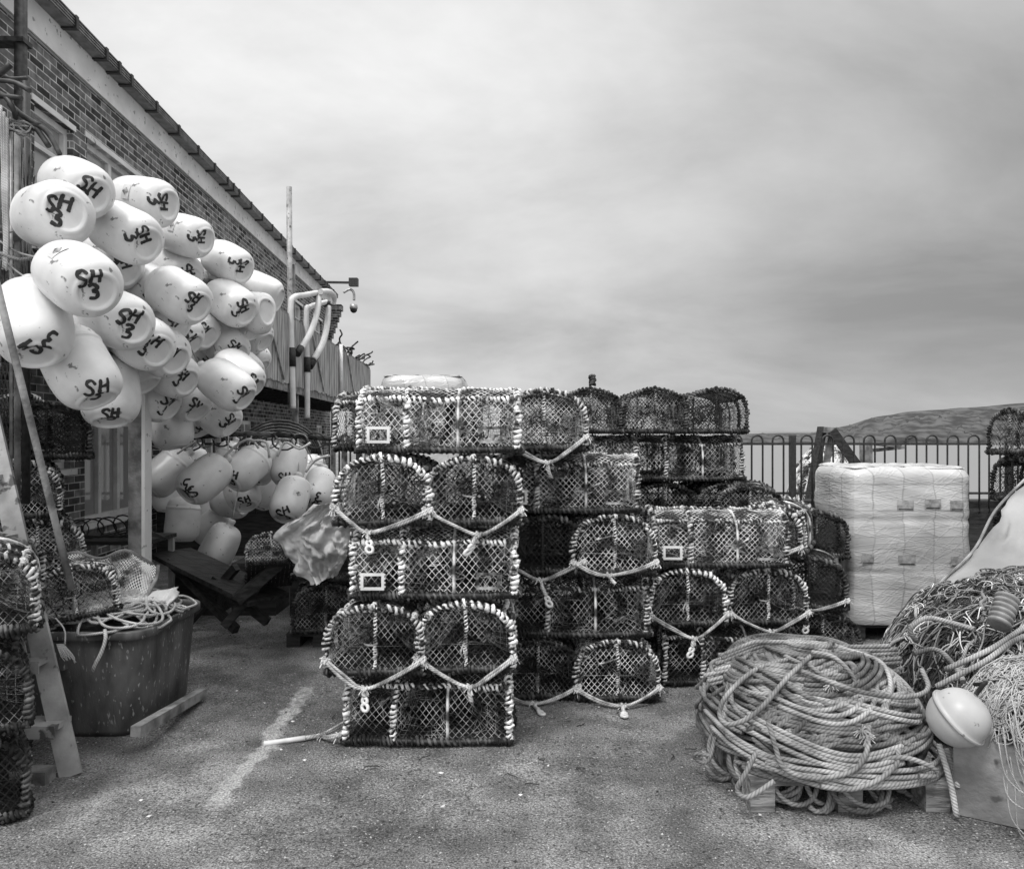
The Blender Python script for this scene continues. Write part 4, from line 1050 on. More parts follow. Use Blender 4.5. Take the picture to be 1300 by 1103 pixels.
for i in range(66):   # rings laid round the pile
    fz = (i / 66) ** .92; pm_ = max(.12, (1 - (fz * .97) ** 2.4) ** (1 / 2.7)); kk = pm_ * (1 - rr_.random() ** 1.6 * .35); ox, oy = rr_.gauss(0, .012), rr_.gauss(0, .012); ph = rr_.random() * 6.28; tl = rr_.uniform(-.035, .035); tl2 = rr_.uniform(-.03, .03)
    turns = rr_.uniform(.8, 1.4); n_ = int(52 * turns * max(kk, .35)); pts = []
    for j in range(n_):
        a = ph + 6.2832 * turns * j / n_; wob = 1 + .035 * math.sin(3 * a + ph) + .02 * math.sin(5 * a + i)
        e = 2 / 2.5; c_, s_ = math.cos(a), math.sin(a)
        x = ccx + ox + RX * kk * wob * math.copysign(abs(c_) ** e, c_); y = ccy + oy + RY * kk * wob * math.copysign(abs(s_) ** e, s_)
        z = Z0 + rope_r + HH * fz * .95 + tl * math.sin(a) + tl2 * math.cos(2 * a + i) ; pts.append(V((x, y, max(z, Z0 + rope_r))))
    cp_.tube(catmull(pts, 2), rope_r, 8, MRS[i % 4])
def over(cx0, cy0, ra, rb_, rot, arc=(0, 6.2832), lift=0, n=60, wob=.05):
    pts = []
    for j in range(n + 1):
        a = arc[0] + (arc[1] - arc[0]) * j / n; k = 1 + wob * math.sin(3 * a + cx0 * 9)
        u, v_ = ra * k * math.cos(a), rb_ * k * math.sin(a); x = cx0 + u * math.cos(rot) - v_ * math.sin(rot); y = cy0 + u * math.sin(rot) + v_ * math.cos(rot)
        # keep on the pile: outside its rim slide down the flank
        q = ((abs(x - ccx) / RX) ** 2.5 + (abs(y - ccy) / RY) ** 2.5) ** .4
        if q > .985:
            ex = q - .985; x = ccx + (x - ccx) * (1.02 / q); y = ccy + (y - ccy) * (1.02 / q); z = dome(ccx + (x - ccx) / 1.02 * .985, ccy + (y - ccy) / 1.02 * .985) - ex * .75
        else: z = dome(x, y)
        pts.append(V((x, y, max(z, Z0 - .08) + rope_r * 1.1 + lift)))
    return pts
def spaced(pts, st=.03): return resample(pts, st)
def fr(x, z, k):   # near face of the pile at height z
    qq = min(.995, max(0, (z - Z0) / HH)); lim = (1 - qq ** 2.4); ax = min((abs(x - ccx) / (RX * 1.03)) ** 2.7, lim)
    return ccy - RY * 1.02 * (lim - ax) ** .37 - k
for i in range(20):   # bundles of loops thrown over the pile
    a = rr_.random() * 6.28; q = rr_.random() * .22; ra = rr_.uniform(.22, .46); asp = rr_.uniform(.6, .9); rot = rr_.uniform(-.4, .4); al = rr_.uniform(3.5, 6.2); lf = rr_.uniform(0, .045)
    for k in range(rr_.randint(2, 5)):
        da = rr_.uniform(-.02, .02); pts = spaced(over(ccx + q * math.cos(a) + da, ccy + q * math.sin(a) - .03 + k * .004, ra - k * .021 - rr_.uniform(0, .006), (ra - k * .021) * asp, rot + rr_.uniform(-.04, .04), (a + k * .05, a + al + rr_.uniform(-.2, .2)), lf + rr_.uniform(0, .008)))
        if len(pts) > 4: cp_.tube(pts, rope_r, 8, MRS[i % 4])
for i in range(24):   # bundles sweeping across the near face in long shallow arcs
    x_a = ccx + rr_.uniform(-.50, -.25); x_b = ccx + rr_.uniform(.05, .50); za = rr_.uniform(.15, .50); zb = min(.52, max(.15, za + rr_.uniform(-.2, .2))); sag = rr_.uniform(-.10, .12); kk0 = .006 + .017 * (i % 4); ph = rr_.random() * 6
    for k in range(rr_.randint(2, 5)):
        pts = []; dz = k * .021 + rr_.uniform(-.004, .004); e1, e2 = rr_.uniform(-.03, .03), rr_.uniform(-.03, .03)
        for j in range(29):
            t = j / 28; x = x_a + e1 + (x_b + e2 - x_a - e1) * t; z = za + (zb - za) * t - sag * math.sin(math.pi * t) + .008 * math.sin(t * 7 + ph) + dz - .03; z = min(max(z, .14), .58)
            pts.append(V((x, fr(x, z, kk0 + .004 * math.sin(t * 9 + k)), z)))
        pts = spaced(catmull(pts, 2))
        if len(pts) > 4: cp_.tube(pts, rope_r, 8, MRS[i % 4])
for i in range(30):   # ends and bights spilling round the foot at both sides
    a = rr_.uniform(-2.9, -.3); ra = rr_.uniform(.05, .12); cx_ = ccx + (RX + rr_.uniform(-.06, .0)) * math.cos(a); cy_ = ccy + (RY + rr_.uniform(-.06, .0)) * math.sin(a); pts = []
    b0 = rr_.random() * 6
    for j in range(18): b_ = b0 + j * .27; pts.append(V((cx_ + ra * math.cos(b_), cy_ + ra * .5 * math.sin(b_), .10 + .09 * math.sin(b_) + .02 * (i % 3))))
    cp_.tube(spaced(catmull(pts, 2)), rope_r, 8, MRS[i % 4])
# hand-placed strands that read in the photograph
def pxpath(l, r, m=None, k=6, mb=None): 
    pts = spaced(catmull([P(*q) for q in l], k), .025); (mb or cp_).tube(pts, r, 8, m or mr_); return pts
pxpath([(1010, 835, 3.42), (960, 850, 3.32), (925, 880, 3.25), (913, 905, 3.2), (925, 920, 3.16), (960, 905, 3.14), (1000, 860, 3.2), (1030, 832, 3.3)], rope_r)
pxpath([(1030, 828, 3.3), (1060, 835, 3.26), (1085, 862, 3.2), (1078, 872, 3.18), (1050, 862, 3.22), (1020, 838, 3.3)], rope_r * .95)
pxpath([(1170, 850, 3.3), (1178, 875, 3.2), (1150, 885, 3.12), (1100, 880, 3.1), (1060, 868, 3.14), (1000, 845, 3.3)], rope_r)
pxpath([(975, 915, 3.04), (985, 950, 3.02), (995, 975, 3.0), (1030, 988, 2.99), (1080, 980, 2.99), (1100, 955, 3.0), (1103, 920, 3.06)], rope_r)
pxpath([(1140, 950, 3.02), (1138, 970, 3.0), (1115, 990, 2.98), (1080, 1002, 2.98), (1040, 998, 2.98)], rope_r)
pxpath([(1110, 965, 3.02), (1150, 962, 3.0), (1185, 975, 2.99), (1190, 985, 2.99), (1160, 985, 2.99)], rope_r)
pxpath([(960, 955, 3.04), (945, 985, 2.99), (935, 1003, 3.02), (950, 1012, 2.98), (985, 990, 2.99)], rope_r)
pxpath([(905, 960, 3.25), (882, 957, 3.3), (884, 965, 3.3), (900, 966, 3.25), (908, 930, 3.25)], rope_r * .8)
# frayed knots
for q in ((1055, 870, 3.16), (1094, 928, 3.04), (1100, 935, 3.03)):
    c_ = P(*q)
    for j in range(26): d_ = V((rr_.gauss(0, 1), rr_.gauss(-.5, .6), rr_.gauss(0, 1))).normalized(); cp_.tube([c_, c_ + d_ * .02, c_ + d_ * .035 + V((0, 0, -.008))], .0022, 3, M['thin_rope'])
tag(cp_.build('rope_coil', mr_), 'large loose heap of coiled thick grey rope on a pallet', 'rope')

# ================================================================ WRAPPED PALLETS
def wrapped(name, label, x0, x1, y0, y1, z0, z1, rows, lab):
    t = thing(name, label, 'wrapped pallet', ((x0 + x1) / 2, (y0 + y1) / 2, 0), 0, 'film-wrapped pallets of boxes')
    hw, hd = (x1 - x0) / 2, (y1 - y0) / 2; mb = MB(); nu, nv_ = 160, 60
    def f(u, v):
        # perimeter walk with rounded corners; the film pinches in between the carton rows
        per = 4; s_ = u * per; e = 8
        a = 2 * math.pi * u; c_, si = math.cos(a - math.pi * .75), math.sin(a - math.pi * .75); k = (abs(c_) ** e + abs(si) ** e) ** (-1 / e)
        z = z0 + (z1 - z0) * v; rowf = abs(((v * rows) % 1) - .5) * 2; pin = .007 * rowf ** 14
        top = max(0, v - .93) / .07; pin += .035 * top ** 2
        x, y = c_ * k * (hw - pin), si * k * (hd - pin)
        p = V((x, y, z)); nn = V((c_, si, 0))
        cren = .004 * abs(math.sin(x * 9.5 + 1)) ** .5 * (1 - rowf ** 4) if abs(si) * hd > abs(c_) * hd * .9 else 0
        w_ = noise.fractal(V((x * 1.6, y * 1.6 + 3, z * 9 + x * 1.4)), 1, 2, 4) * .009 + noise.noise(p * 3) * .016
        return p + nn * (cren + w_)
    mb.grid(f, nu, nv_, M['film']); b = len(mb.v)
    mb.grid(lambda u, v: V(((u - .5) * 2 * (hw - .055), (v - .5) * 2 * (hd - .055), z1 - .002 + .016 * noise.noise(V((u * 7, v * 7, 1))) + .012 * abs(math.sin(u * 12)) )), 40, 30, M['film'])
    # shoulder between side and top
    def sh(u, v):
        a = 2 * math.pi * u; c_, si = math.cos(a - math.pi * .75), math.sin(a - math.pi * .75); e = 16; k = (abs(c_) ** e + abs(si) ** e) ** (-1 / e)
        r_ = .035 + .04 * v; return V((c_ * k * (hw - r_), si * k * (hd - r_), z1 - .004 + .012 * math.sin(v * 3.1) + .006 * noise.noise(V((u * 40, v, 0)))))
    mb.grid(sh, 120, 3, M['film'])
    mb.build('film_wrapped_load', M['film'], t)
    bx = MB()
    for r_ in range(rows):
        for c_ in range(4): a = -hw + .06 + (2 * hw - .12) * c_ / 4; q = z0 + (z1 - z0) * r_ / rows; bx.box(a + .005, a + (2 * hw - .12) / 4 - .005, -hd + .06, hd - .06, q + .01, q + (z1 - z0) / rows - .03)
    bx.build('cartons', M['carton'], t)
    for (lx, lz, lw_) in lab:
        l = MB(); l.grid(lambda u, v: V((lx + (u - .5) * lw_, f_front(lx + (u - .5) * lw_, lz + (v - .5) * .075, hd), lz + (v - .5) * .075)), 10, 8, M['carton']); 
        l.grid(lambda u, v: V((lx + (u - .5) * lw_ * .85, f_front(lx + (u - .5) * lw_ * .85, lz - .031 + v * .006, hd) - .003, lz - .031 + v * .006)), 10, 1, M['paint']); l.build('printed_label', M['carton'], t)
    return t
def f_front(x, z, hd, z0=.125, z1=1.30, rows=3):
    v = (z - z0) / (z1 - z0); rowf = abs(((v * rows) % 1) - .5) * 2; y = -(hd - .007 * rowf ** 14); p = V((x, y, z))
    cren = .004 * abs(math.sin(x * 9.5 + 1)) ** .5 * (1 - rowf ** 4)
    return y - (cren + noise.fractal(V((x * 1.6, y * 1.6 + 3, z * 9 + x * 1.4)), 1, 2, 4) * .009 + noise.noise(p * 3) * .016) - .003
kx0, kx1 = PX(1080, 5.6), PX(1239, 5.6)
pallet('dark pallet under the large film-wrapped load by the railings', kx0 + .02, kx1 + .0, 5.62, 6.34, 0, .12, m='wood_dark')
wrapped('wrapped_load', 'large film-wrapped block of cartons on a pallet in front of the railings', kx0, kx1, 5.6, 6.36, .125, 1.30, 3,
        [(-.06, 1.02, .12), (.14, 1.03, .12), (.32, 1.02, .10), (-.34, .62, .09), (-.05, .61, .13), (.32, .60, .09)])
wrapped('wrapped_load', 'film-wrapped load whose pale top just shows above the nearest pot stack', PX(480, 7.6), PX(590, 7.6), 7.6, 8.6, .125, 2.15, 4, [])
pallet('pallet under the far film-wrapped load behind the pot stacks', PX(482, 7.6), PX(588, 7.6), 7.62, 8.55, 0, .12, m='wood_dark')

# ================================================================ TARPAULIN, CANVAS
def cloth(name, label, TL, TR, BL, BR, nu, nv_, amp, th, m, bulge=0, seed=0, fold=(6, 2)):
    mb = MB()
    def f(u, v):
        p = TL.lerp(TR, u).lerp(BL.lerp(BR, u), v)
        w_ = noise.fractal(V((u * fold[0] + v * 1.5, v * fold[1], seed)), 1, 2, 3) * amp + bulge * math.sin(math.pi * u) * math.sin(math.pi * v)
        e = nv(V((u * 2.5, v * 2.5, 0)), 1, seed + 2) * amp * .25
        return p + V((e.x, -w_, e.z))
    mb.sheet(f, nu, nv_, th, M[m]); return tag(mb.build(name, M[m]), label, 'tarpaulin' if 'tarp' in name else 'cloth')
tb = MB()
left = [P(1325, 585, 5.3), P(1300, 608, 5.2), P(1262, 648, 5.05), P(1240, 690, 4.9), P(1222, 712, 4.8), P(1192, 741, 4.65), P(1214, 757, 4.45)]
lc = catmull(left, 6)
def tarp(u, v):
    a = lc[min(int(u * (len(lc) - 1)), len(lc) - 1)]
    b = P(1420, 600 + 260 * u, 5.3 - 1.25 * u)
    p = a.lerp(b, v); w_ = noise.fractal(V((u * 3 + v, v * 3 - u * 2, 4)), 1, 2, 3)
    ridge_ = .05 * abs(math.sin(u * 5 + v * 4)) + .07 * abs(noise.fractal(V((u * 7 - v * 3, v * 6 + u * 3, 9)), .9, 2, 4))
    return p + V((0, -w_ * .075 - ridge_ - .22 * math.sin(math.pi * v), w_ * .03 + .04 * math.sin(math.pi * v)))
tb.sheet(tarp, len(lc) - 1, 40, (.004, .008, -.004), M['tarp'])
tt = tag(tb.build('tarpaulin', M['tarp']), 'pale creased tarpaulin draped over pots beside the wrapped pallet', 'tarpaulin')
hm = MB(); hm.tube([p + V((-.003, -.055 * 0 - .02, 0)) for p in lc], .010, 6, M['mix_rope']); hm.build('hem_rope', M['mix_rope'], tt)
rows = [((398, 640), (448, 636)), ((384, 654), (446, 650)), ((360, 668), (446, 664)), ((352, 682), (444, 680)), ((362, 698), (442, 694)), ((374, 714), (440, 706)), ((384, 728), (434, 718)), ((398, 741), (428, 730))]
rl_ = catmull([P(a[0], a[1], 5.32) for a, b in rows], 6); rr2 = catmull([P(b[0], b[1], 5.42) for a, b in rows], 6)
cm = MB()
def canv(u, v):
    k = min(int(round(v * (len(rl_) - 1))), len(rl_) - 1); p = rl_[k].lerp(rr2[k], u)
    fold = noise.fractal(V((u * 2.6 + v * 1.8, v * 2.2 - u * 1.4, 5)), .9, 2, 5)
    bul = .13 * math.exp(-((v - .55) / .2) ** 2) * math.sin(math.pi * min(1, u * .9 + .1))
    return p + V((fold * .02, -abs(fold) * .16 - bul * .35 - .012 * noise.noise(V((u * 22, v * 16, 2))), .012 * noise.noise(V((u * 9, v * 9, 1)))))
cm.sheet(canv, 44, len(rl_) - 1, (.003, .006, -.002), M['cloth'])
tag(cm.build('canvas_sheet', M['cloth']), 'crumpled grey canvas hanging below the lower floats beside the pots', 'cloth')

# ================================================================ NET HEAP, FLOAT, BOX at the near corner
rr_ = random.Random(31)
nx, ny, nrx, nry = 2.98, 3.98, .98, .85
f = mound(nx, ny, nrx, nry, .75, 0, 2.2)
def f2(x, y): return f(x, y) + .06 * noise.noise(V((x * 4, y * 4, 0)))
nh = thing('net_heap', 'big heap of tangled nets and ropes below the tarpaulin', 'net', (0, 0, 0))
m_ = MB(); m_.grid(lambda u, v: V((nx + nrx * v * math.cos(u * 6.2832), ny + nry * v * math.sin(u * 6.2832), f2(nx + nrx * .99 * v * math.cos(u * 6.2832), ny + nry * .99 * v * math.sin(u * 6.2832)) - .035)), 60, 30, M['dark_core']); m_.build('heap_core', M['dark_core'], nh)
m_ = MB(); tangle(m_, f2, nx, ny, nrx, nry, 700, .0035, M['net_dark'], rr_, .07, .03, 16); m_.build('dark_netting', M['net_dark'], nh)
m_ = MB(); tangle(m_, f2, nx, ny, nrx, nry, 420, .0032, M['net_mid'], rr_, .07, .04, 16); m_.build('grey_netting', M['net_mid'], nh)
m_ = MB(); tangle(m_, f2, nx, ny, nrx, nry, 200, .0040, M['mix_rope'], rr_, .08, .05, 18); tangle(m_, f2, nx, ny, nrx, nry, 160, .0028, M['net_light'], rr_, .05, .05, 16); m_.build('twine', M['mix_rope'], nh)
m_ = MB(); tangle(m_, f2, nx, ny, nrx, nry, 26, .009, M['mix_rope'], rr_, .11, .05, 16)
for l in ([(1165, 815, 3.6), (1155, 800, 3.6), (1175, 785, 3.62), (1205, 790, 3.6), (1240, 800, 3.5)], [(1188, 872, 3.3), (1215, 858, 3.28), (1250, 840, 3.26), (1285, 815, 3.3), (1310, 805, 3.35)],
          [(1200, 850, 3.35), (1235, 835, 3.3), (1265, 820, 3.3), (1310, 790, 3.4)], [(1160, 830, 3.5), (1190, 825, 3.5), (1215, 850, 3.4), (1225, 870, 3.3)]): pxpath(l, .012, M['mix_rope'], 6, m_)
m_.build('thick_rope', M['mix_rope'], nh)
# plywood box and pale line lying on it
bx = thing('plywood_box', 'pale plywood box under the bundle of thin white line', 'box', (2.12, 3.06, 0), R(-31))
m_ = MB(); x0_, x1_, y0_, y1_ = -.27, .45, -.16, .35
m_.box(x0_, x1_, y0_, y0_ + .018, 0, .35); m_.box(x0_, x0_ + .018, y0_ + .0182, y1_, 0, .348); m_.box(x1_ - .018, x1_, y0_ + .0182, y1_, 0, .348); m_.box(x0_ + .0182, x1_ - .0182, y1_ - .018, y1_, 0, .348); m_.build('side_boards', M['wood_light'], bx)
m_ = MB(); m_.box(x0_ + .019, x1_ - .019, y0_ + .019, y1_ - .019, .30, .32); m_.build('lid_board', M['wood_light'], bx)
lx_, ly_ = 2.25, 3.10; f3 = mound(lx_, ly_, .36, .34, .46, .12, 2.4)
lb = thing('line_bundle', 'bundle of thin white line spilling over the plywood box', 'line')
m_ = MB(); m_.grid(lambda u, v: V((lx_ + .33 * v * math.cos(u * 6.2832), ly_ + .31 * v * math.sin(u * 6.2832), f3(lx_ + .33 * v * math.cos(u * 6.2832), ly_ + .31 * v * math.sin(u * 6.2832)) - .05)), 30, 12, M['net_dark']); m_.build('core', M['net_dark'], lb)
m_ = MB(); tangle(m_, f3, lx_, ly_, .36, .34, 330, .0026, M['thin_rope'], rr_, .055, .03, 20)
for k in range(60):   # loops hanging down the front
    x = rr_.uniform(1.96, 2.6); z = rr_.uniform(.15, .48); w_ = rr_.uniform(.04, .11); dp_ = rr_.uniform(.08, .28)
    m_.tube(catmull([V((x - w_, 2.86 + rr_.uniform(-.02, .03), z + .06)), V((x - w_ * .9, 2.83, z - dp_ * .5)), V((x, 2.82 + rr_.uniform(-.02, .01), max(z - dp_, .02))), V((x + w_ * .9, 2.83, z - dp_ * .4)), V((x + w_, 2.86, z + .05))], 7), .0026, 5, M['thin_rope'])
m_.build('loops', M['thin_rope'], lb)
fl = thing('round_float', 'smooth round grey float with a moulded rim beside the rope coil', 'buoy', P(1216, 911, 3.02))
m_ = MB(); pr = [(.0005, -.112), (.05, -.103), (.085, -.077), (.108, -.035), (.114, -.004), (.122, -.004), (.122, .008), (.114, .008), (.106, .045), (.085, .08), (.05, .104), (.0005, .114)]
mt = Matrix.Rotation(R(38), 4, 'Y') @ Matrix.Rotation(R(25), 4, 'X'); m_.lathe([(r_, z) for r_, z in smooth_prof(pr, 3)], 40, M['float'], mt); m_.build('shell', M['float'], fl)
m_ = MB(); m_.tube(catmull([V((.06, -.02, .10)), V((.09, -.03, .15)), V((.12, .02, .13)), V((.13, .1, .1))], 5), .009, 6, M['rope_dark']); m_.build('lanyard', M['rope_dark'], fl)
rf_ = thing('ribbed_float', 'ribbed pale cylinder float lying high on the net heap', 'buoy', P(1274, 776, 3.50))
rf_.scale = (.8, .8, .9)
m_ = MB(); pr = []
for k in range(6): z = -.09 + k * .03; pr += [(.046, z), (.064, z + .004), (.066, z + .013), (.064, z + .021), (.046, z + .025)]
mt = Matrix.Rotation(R(35), 4, 'Y') @ Matrix.Rotation(R(-20), 4, 'X'); m_.lathe([(.0005, -.092)] + pr + [(.0005, .088)], 28, M['rib'], mt); m_.build('shell', M['rib'], rf_)
hr_ = MB(); pxpath([(1192, 945, 3.1), (1200, 970, 3.05), (1208, 1000, 3.02), (1215, 1040, 3.0)], .012, M['tub_rope'], 6, hr_); pxpath([(1200, 950, 3.12), (1212, 980, 3.08), (1216, 1005, 3.05)], .012, M['tub_rope'], 6, hr_)
tag(hr_.build('hanging_rope', M['tub_rope']), 'twisted rope ends hanging between the rope coil and plywood box', 'rope')

# ================================================================ TUB with ropes
tx0, tx1, ty0, ty1, th_ = -2.62, -1.86, 3.78, 4.55, .55
tub = thing('plastic_tub', 'big dark moulded plastic tub full of rope with a projecting rim', 'tub', ((tx0 + tx1) / 2, (ty0 + ty1) / 2, 0))
thw, thd = (tx1 - tx0) / 2, (ty1 - ty0) / 2
def tubring(s_, z, c=.12, n=6):
    """rounded-chamfer rectangle"""
    hw, hd = thw * s_, thd * s_; pts = []
    for (sx, sy, a0) in ((1, 1, 0), (-1, 1, 90), (-1, -1, 180), (1, -1, 270)):
        for k in range(n + 1): a = R(a0 + 90 * k / n); pts.append(V((sx * (hw - c) + c * math.cos(a), sy * (hd - c) + c * math.sin(a), z)))
    return pts
m_ = MB(); prev = None
levels = [(.80, .012), (.83, .0), (.86, .03), (.90, .25), (.94, .46), (.945, .50), (1.0, .505), (1.012, .515), (1.012, .545), (1.0, .552), (.965, .552), (.95, .54), (.93, .42), (.92, .40)]
rg = [tubring(s_, z) for s_, z in levels]; NR = len(rg[0])
for r_ in rg: m_.v += r_
for i in range(len(rg) - 1):
    for k in range(NR): q = (k + 1) % NR; m_.face([i * NR + k, i * NR + q, (i + 1) * NR + q, (i + 1) * NR + k], 0, None, True)
m_.face([(len(rg) - 1) * NR + k for k in range(NR)], 0); m_.face([k for k in range(NR)][::-1], 0)
m_.build('shell', M['skip'], tub)
m_ = MB(); m_.box(-.30, -.02, -thd - .006, -thd * .93, .36, .50); m_.build('lifting_lug', M['skip'], tub)
tr = MB(); rr_ = random.Random(41); tcx, tcy = (tx0 + tx1) / 2, (ty0 + ty1) / 2
def ft(x, y): return .53 + .10 * (1 - ((x - tcx) / .38) ** 2) * (1 - ((y - tcy) / .38) ** 2) + .02 * noise.noise(V((x * 6, y * 6, 0)))
m_ = tr
for i in range(150):
    a = rr_.random() * 6.28; q = rr_.random() * .30; ra = rr_.uniform(.08, .22); rb2 = ra * rr_.uniform(.4, .8); rot = rr_.random() * 3.14; pts = []
    cx_, cy_ = tcx + q * math.cos(a), tcy + q * math.sin(a); l_ = rr_.uniform(0, .035)
    for j in range(40):
        b_ = a + rr_.uniform(5.5, 5.6) * j / 39; u, v_ = ra * math.cos(b_), rb2 * math.sin(b_); x = cx_ + u * math.cos(rot) - v_ * math.sin(rot); y = cy_ + u * math.sin(rot) + v_ * math.cos(rot)
        x = min(max(x, tx0 - .02), tx1 + .01); y = min(max(y, ty0 - .01), ty1 + .02); pts.append(V((x, y, ft(x, y) + .01 + l_)))
    m_.tube(spaced(pts, .03), .0075, 6, M['tub_rope'])
pxpath([(133, 800, 3.72), (134, 812, 3.68), (128, 830, 3.66), (120, 845, 3.66), (117, 855, 3.66)], .009, M['tub_rope'], 5, tr)
pxpath([(70, 785, 3.66), (82, 800, 3.64), (82, 822, 3.63)], .004, M['thin_rope'], 5, tr)
for k in range(9): pxpath([(72 + k, 818, 3.63), (78 + k * 2, 834, 3.6), (86 + k * rr_.uniform(.5, 2), 840 + rr_.uniform(-3, 6), 3.6)], .0022, M['thin_rope'], 4, tr)
tag(tr.build('rope_pile', M['tub_rope']), 'loops of thin pale rope heaped in the plastic tub', 'rope')
cloth('canvas_sheet', 'crumpled cloth lying on the ropes at the far corner of the tub', P(185, 752, 4.3), P(228, 745, 4.4), P(170, 775, 4.1), P(215, 770, 4.15), 16, 12, .07, (.0, .003, -.006), 'cloth', .05, 11)
# netting draped at the back of the tub
dn = MB()
def dnf(u, v): 
    p = P(80, 700, 4.45).lerp(P(196, 712, 4.5), u / 1.2).lerp(P(78, 775, 4.05).lerp(P(190, 770, 4.1), u / 1.2), v / .5); return p + nv(p, 4, 3) * .05 + V((0, 0, .03 * math.sin(u * 9)))
netlines(dn, dnf, 1.2, .5, .035, .035, .0022, M['net_light'])
dn.tube(spaced([dnf(u * .04, 0) for u in range(31)], .03), .012, 6, M['mix_rope']); dn.tube(spaced([dnf(1.2, v * .05) for v in range(11)], .03), .012, 6, M['mix_rope'])
tag(dn.build('draped_netting', M['net_light']), 'pale netting with a rope edge draped over the back of the tub', 'net')
pl = MB(); pl.beam(P(172, 934, 3.62) + V((0, 0, .02)), V((-1.80, 4.35, .05)), .05, .05, M['wood']); tag(pl.build('timber_batten', M['wood']), 'split grey batten on the ground alongside the tub', 'timber')

# ================================================================ STEPLADDER and pole
ld = thing('stepladder', 'old pale stepladder leaning towards the pots in front of the tub', 'ladder', P(103, 985, 3.4))
o0 = P(103, 985, 3.4); top = P(-60, 330, 3.75) - o0
lean = top.normalized()
m_ = MB(); m_.beam(V((-.045, 0, .0)), top, .09, .025, M['ladder'], up=V((0.25, -1, .1))); m_.build('stile', M['ladder'], ld)
m_ = MB(); off2 = V((-.42, .06, 0)); m_.beam(V((-.055, 0, .0)) + off2, top + off2 + V((.06, 0, 0)), .1, .025, M['ladder'], up=V((0.25, -1, .1))); m_.build('stile', M['ladder'], ld)
for k in range(1, 8):
    p = top * (k * .115 - .02); m_ = MB(); m_.box(p.x - .46, p.x - .012, p.y - .075, p.y + .05, p.z - .012, p.z + .012); m_.box(p.x - .46, p.x - .012, p.y - .081, p.y - .0755, p.z - .045, p.z + .012); m_.build('tread', M['ladder'], ld)
wp = MB(); wp.tube([P(-12, 330, 3.05), P(30, 500, 3.15), P(62, 630, 3.25), P(91, 748, 3.35)], .0145, 12, M['wood']); tag(wp.build('long_pole', M['wood']), 'long smooth wooden pole leaning across the pots and the big float', 'pole')
bk = MB(); bk.box(-2.22, -2.06, 3.30, 3.38, 0, .06, M['wood']); tag(bk.build('wood_block', M['wood']), 'short timber block on the ground by the ladder foot', 'timber')

# ================================================================ RACK at the top corner: posts, hoses, ropes
ps = MB(); ps.box(-2.565, -2.475, 5.0, 5.09, 0, 2.72, M['wood']); ps.box(-2.475, -2.452, 4.998, 5.092, 0, 2.72, M['fascia']); tag(ps.build('timber_post', M['wood']), 'square timber post with a pale edge under the high bunch of floats', 'post')
for i, (px, w_, y0_, y1_, d_, m, lb_) in enumerate(((14, .008, 150, 620, 4.0, 'steel', 'thin pale steel pole beside the hanging ropes'), (22, .016, 170, 640, 4.1, 'wood', 'grey tubular pole next to the thin pale one'), (33, .022, 105, 640, 4.25, 'iron', 'black post behind the hose bundle'), (-9, .02, 60, 640, 3.9, 'wood_dark', 'timber pole at the edge of the view holding the hoses'))):
    m_ = MB(); m_.tube([P(px, y0_, d_), P(px, y1_, d_)], w_, 10, M[m]); tag(m_.build('rack_pole', M[m]), lb_, 'pole')
hs = MB(); hsr = thing('hose_bundle', 'bundle of black hose ends lashed to poles above the high floats', 'hose')

for l, r_ in (([(-20, 108, 3.9), (0, 94, 3.9), (14, 82, 3.9)], .017), ([(-20, 104, 3.9), (0, 103, 3.9), (20, 106, 3.9), (41, 118, 3.9)], .013), ([(-15, 124, 3.95), (5, 123, 3.9), (31, 126, 3.9)], .014),
            ([(-10, 115, 3.95), (8, 125, 3.9), (18, 142, 3.9), (20, 158, 4.)], .014), ([(12, 133, 4.), (28, 147, 4.), (52, 162, 4.)], .015), ([(30, 160, 4.), (50, 161, 4.), (64, 174, 4.), (78, 201, 4.)], .014),
            ([(32, 163, 4.05), (45, 164, 4.), (55, 176, 4.), (63, 188, 4.)], .015), ([(-10, 140, 4.), (6, 155, 4.), (16, 162, 4.)], .013), ([(-15, 88, 4.1), (10, 100, 4.2), (34, 100, 4.3)], .012), ([(2, 160, 4.), (20, 166, 3.95), (44, 168, 4.)], .012)): h_ = MB(); pxpath(l, r_, M['hose'], 6, h_); h_.build('hose', M['hose'], hsr)
for k in range(10): pxpath([(rr_.uniform(2, 20), rr_.uniform(150, 165), 3.95), (rr_.uniform(15, 35), rr_.uniform(152, 172), 3.93), (rr_.uniform(25, 46), rr_.uniform(155, 178), 4.)], .005, M['mix_rope'], 5, hs)
hs.build('lashing', M['mix_rope'], hsr)
rp_ = MB()
for k in range(3): pxpath([(1 + k * 4, 135 + 8 * k, 3.7), (3 + k * 3, 200, 3.7), (4 + k * 2.6, 260, 3.7), (6 + k * 2, 310, 3.7), (4 + k * 2, 345, 3.7)], .007, M['tub_rope'], 8, rp_)
pxpath([(-10, 318, 3.7), (15, 328, 3.7), (30, 330, 3.7), (48, 326, 3.7)], .010, M['mix_rope'], 6, rp_)
for k in range(22): x_ = rr_.uniform(-4, 40); pxpath([(x_, rr_.uniform(165, 240), 4.1), (x_ + rr_.uniform(-6, 6), 290, 4.1), (x_ + rr_.uniform(-8, 8), rr_.uniform(330, 480), 4.1)], .004, M['mix_rope' if k % 2 else 'rope_dark'], 6, rp_)
tag(rp_.build('hanging_ropes', M['thin_rope']), 'pale ropes hanging straight down at the top corner beside the poles', 'rope')
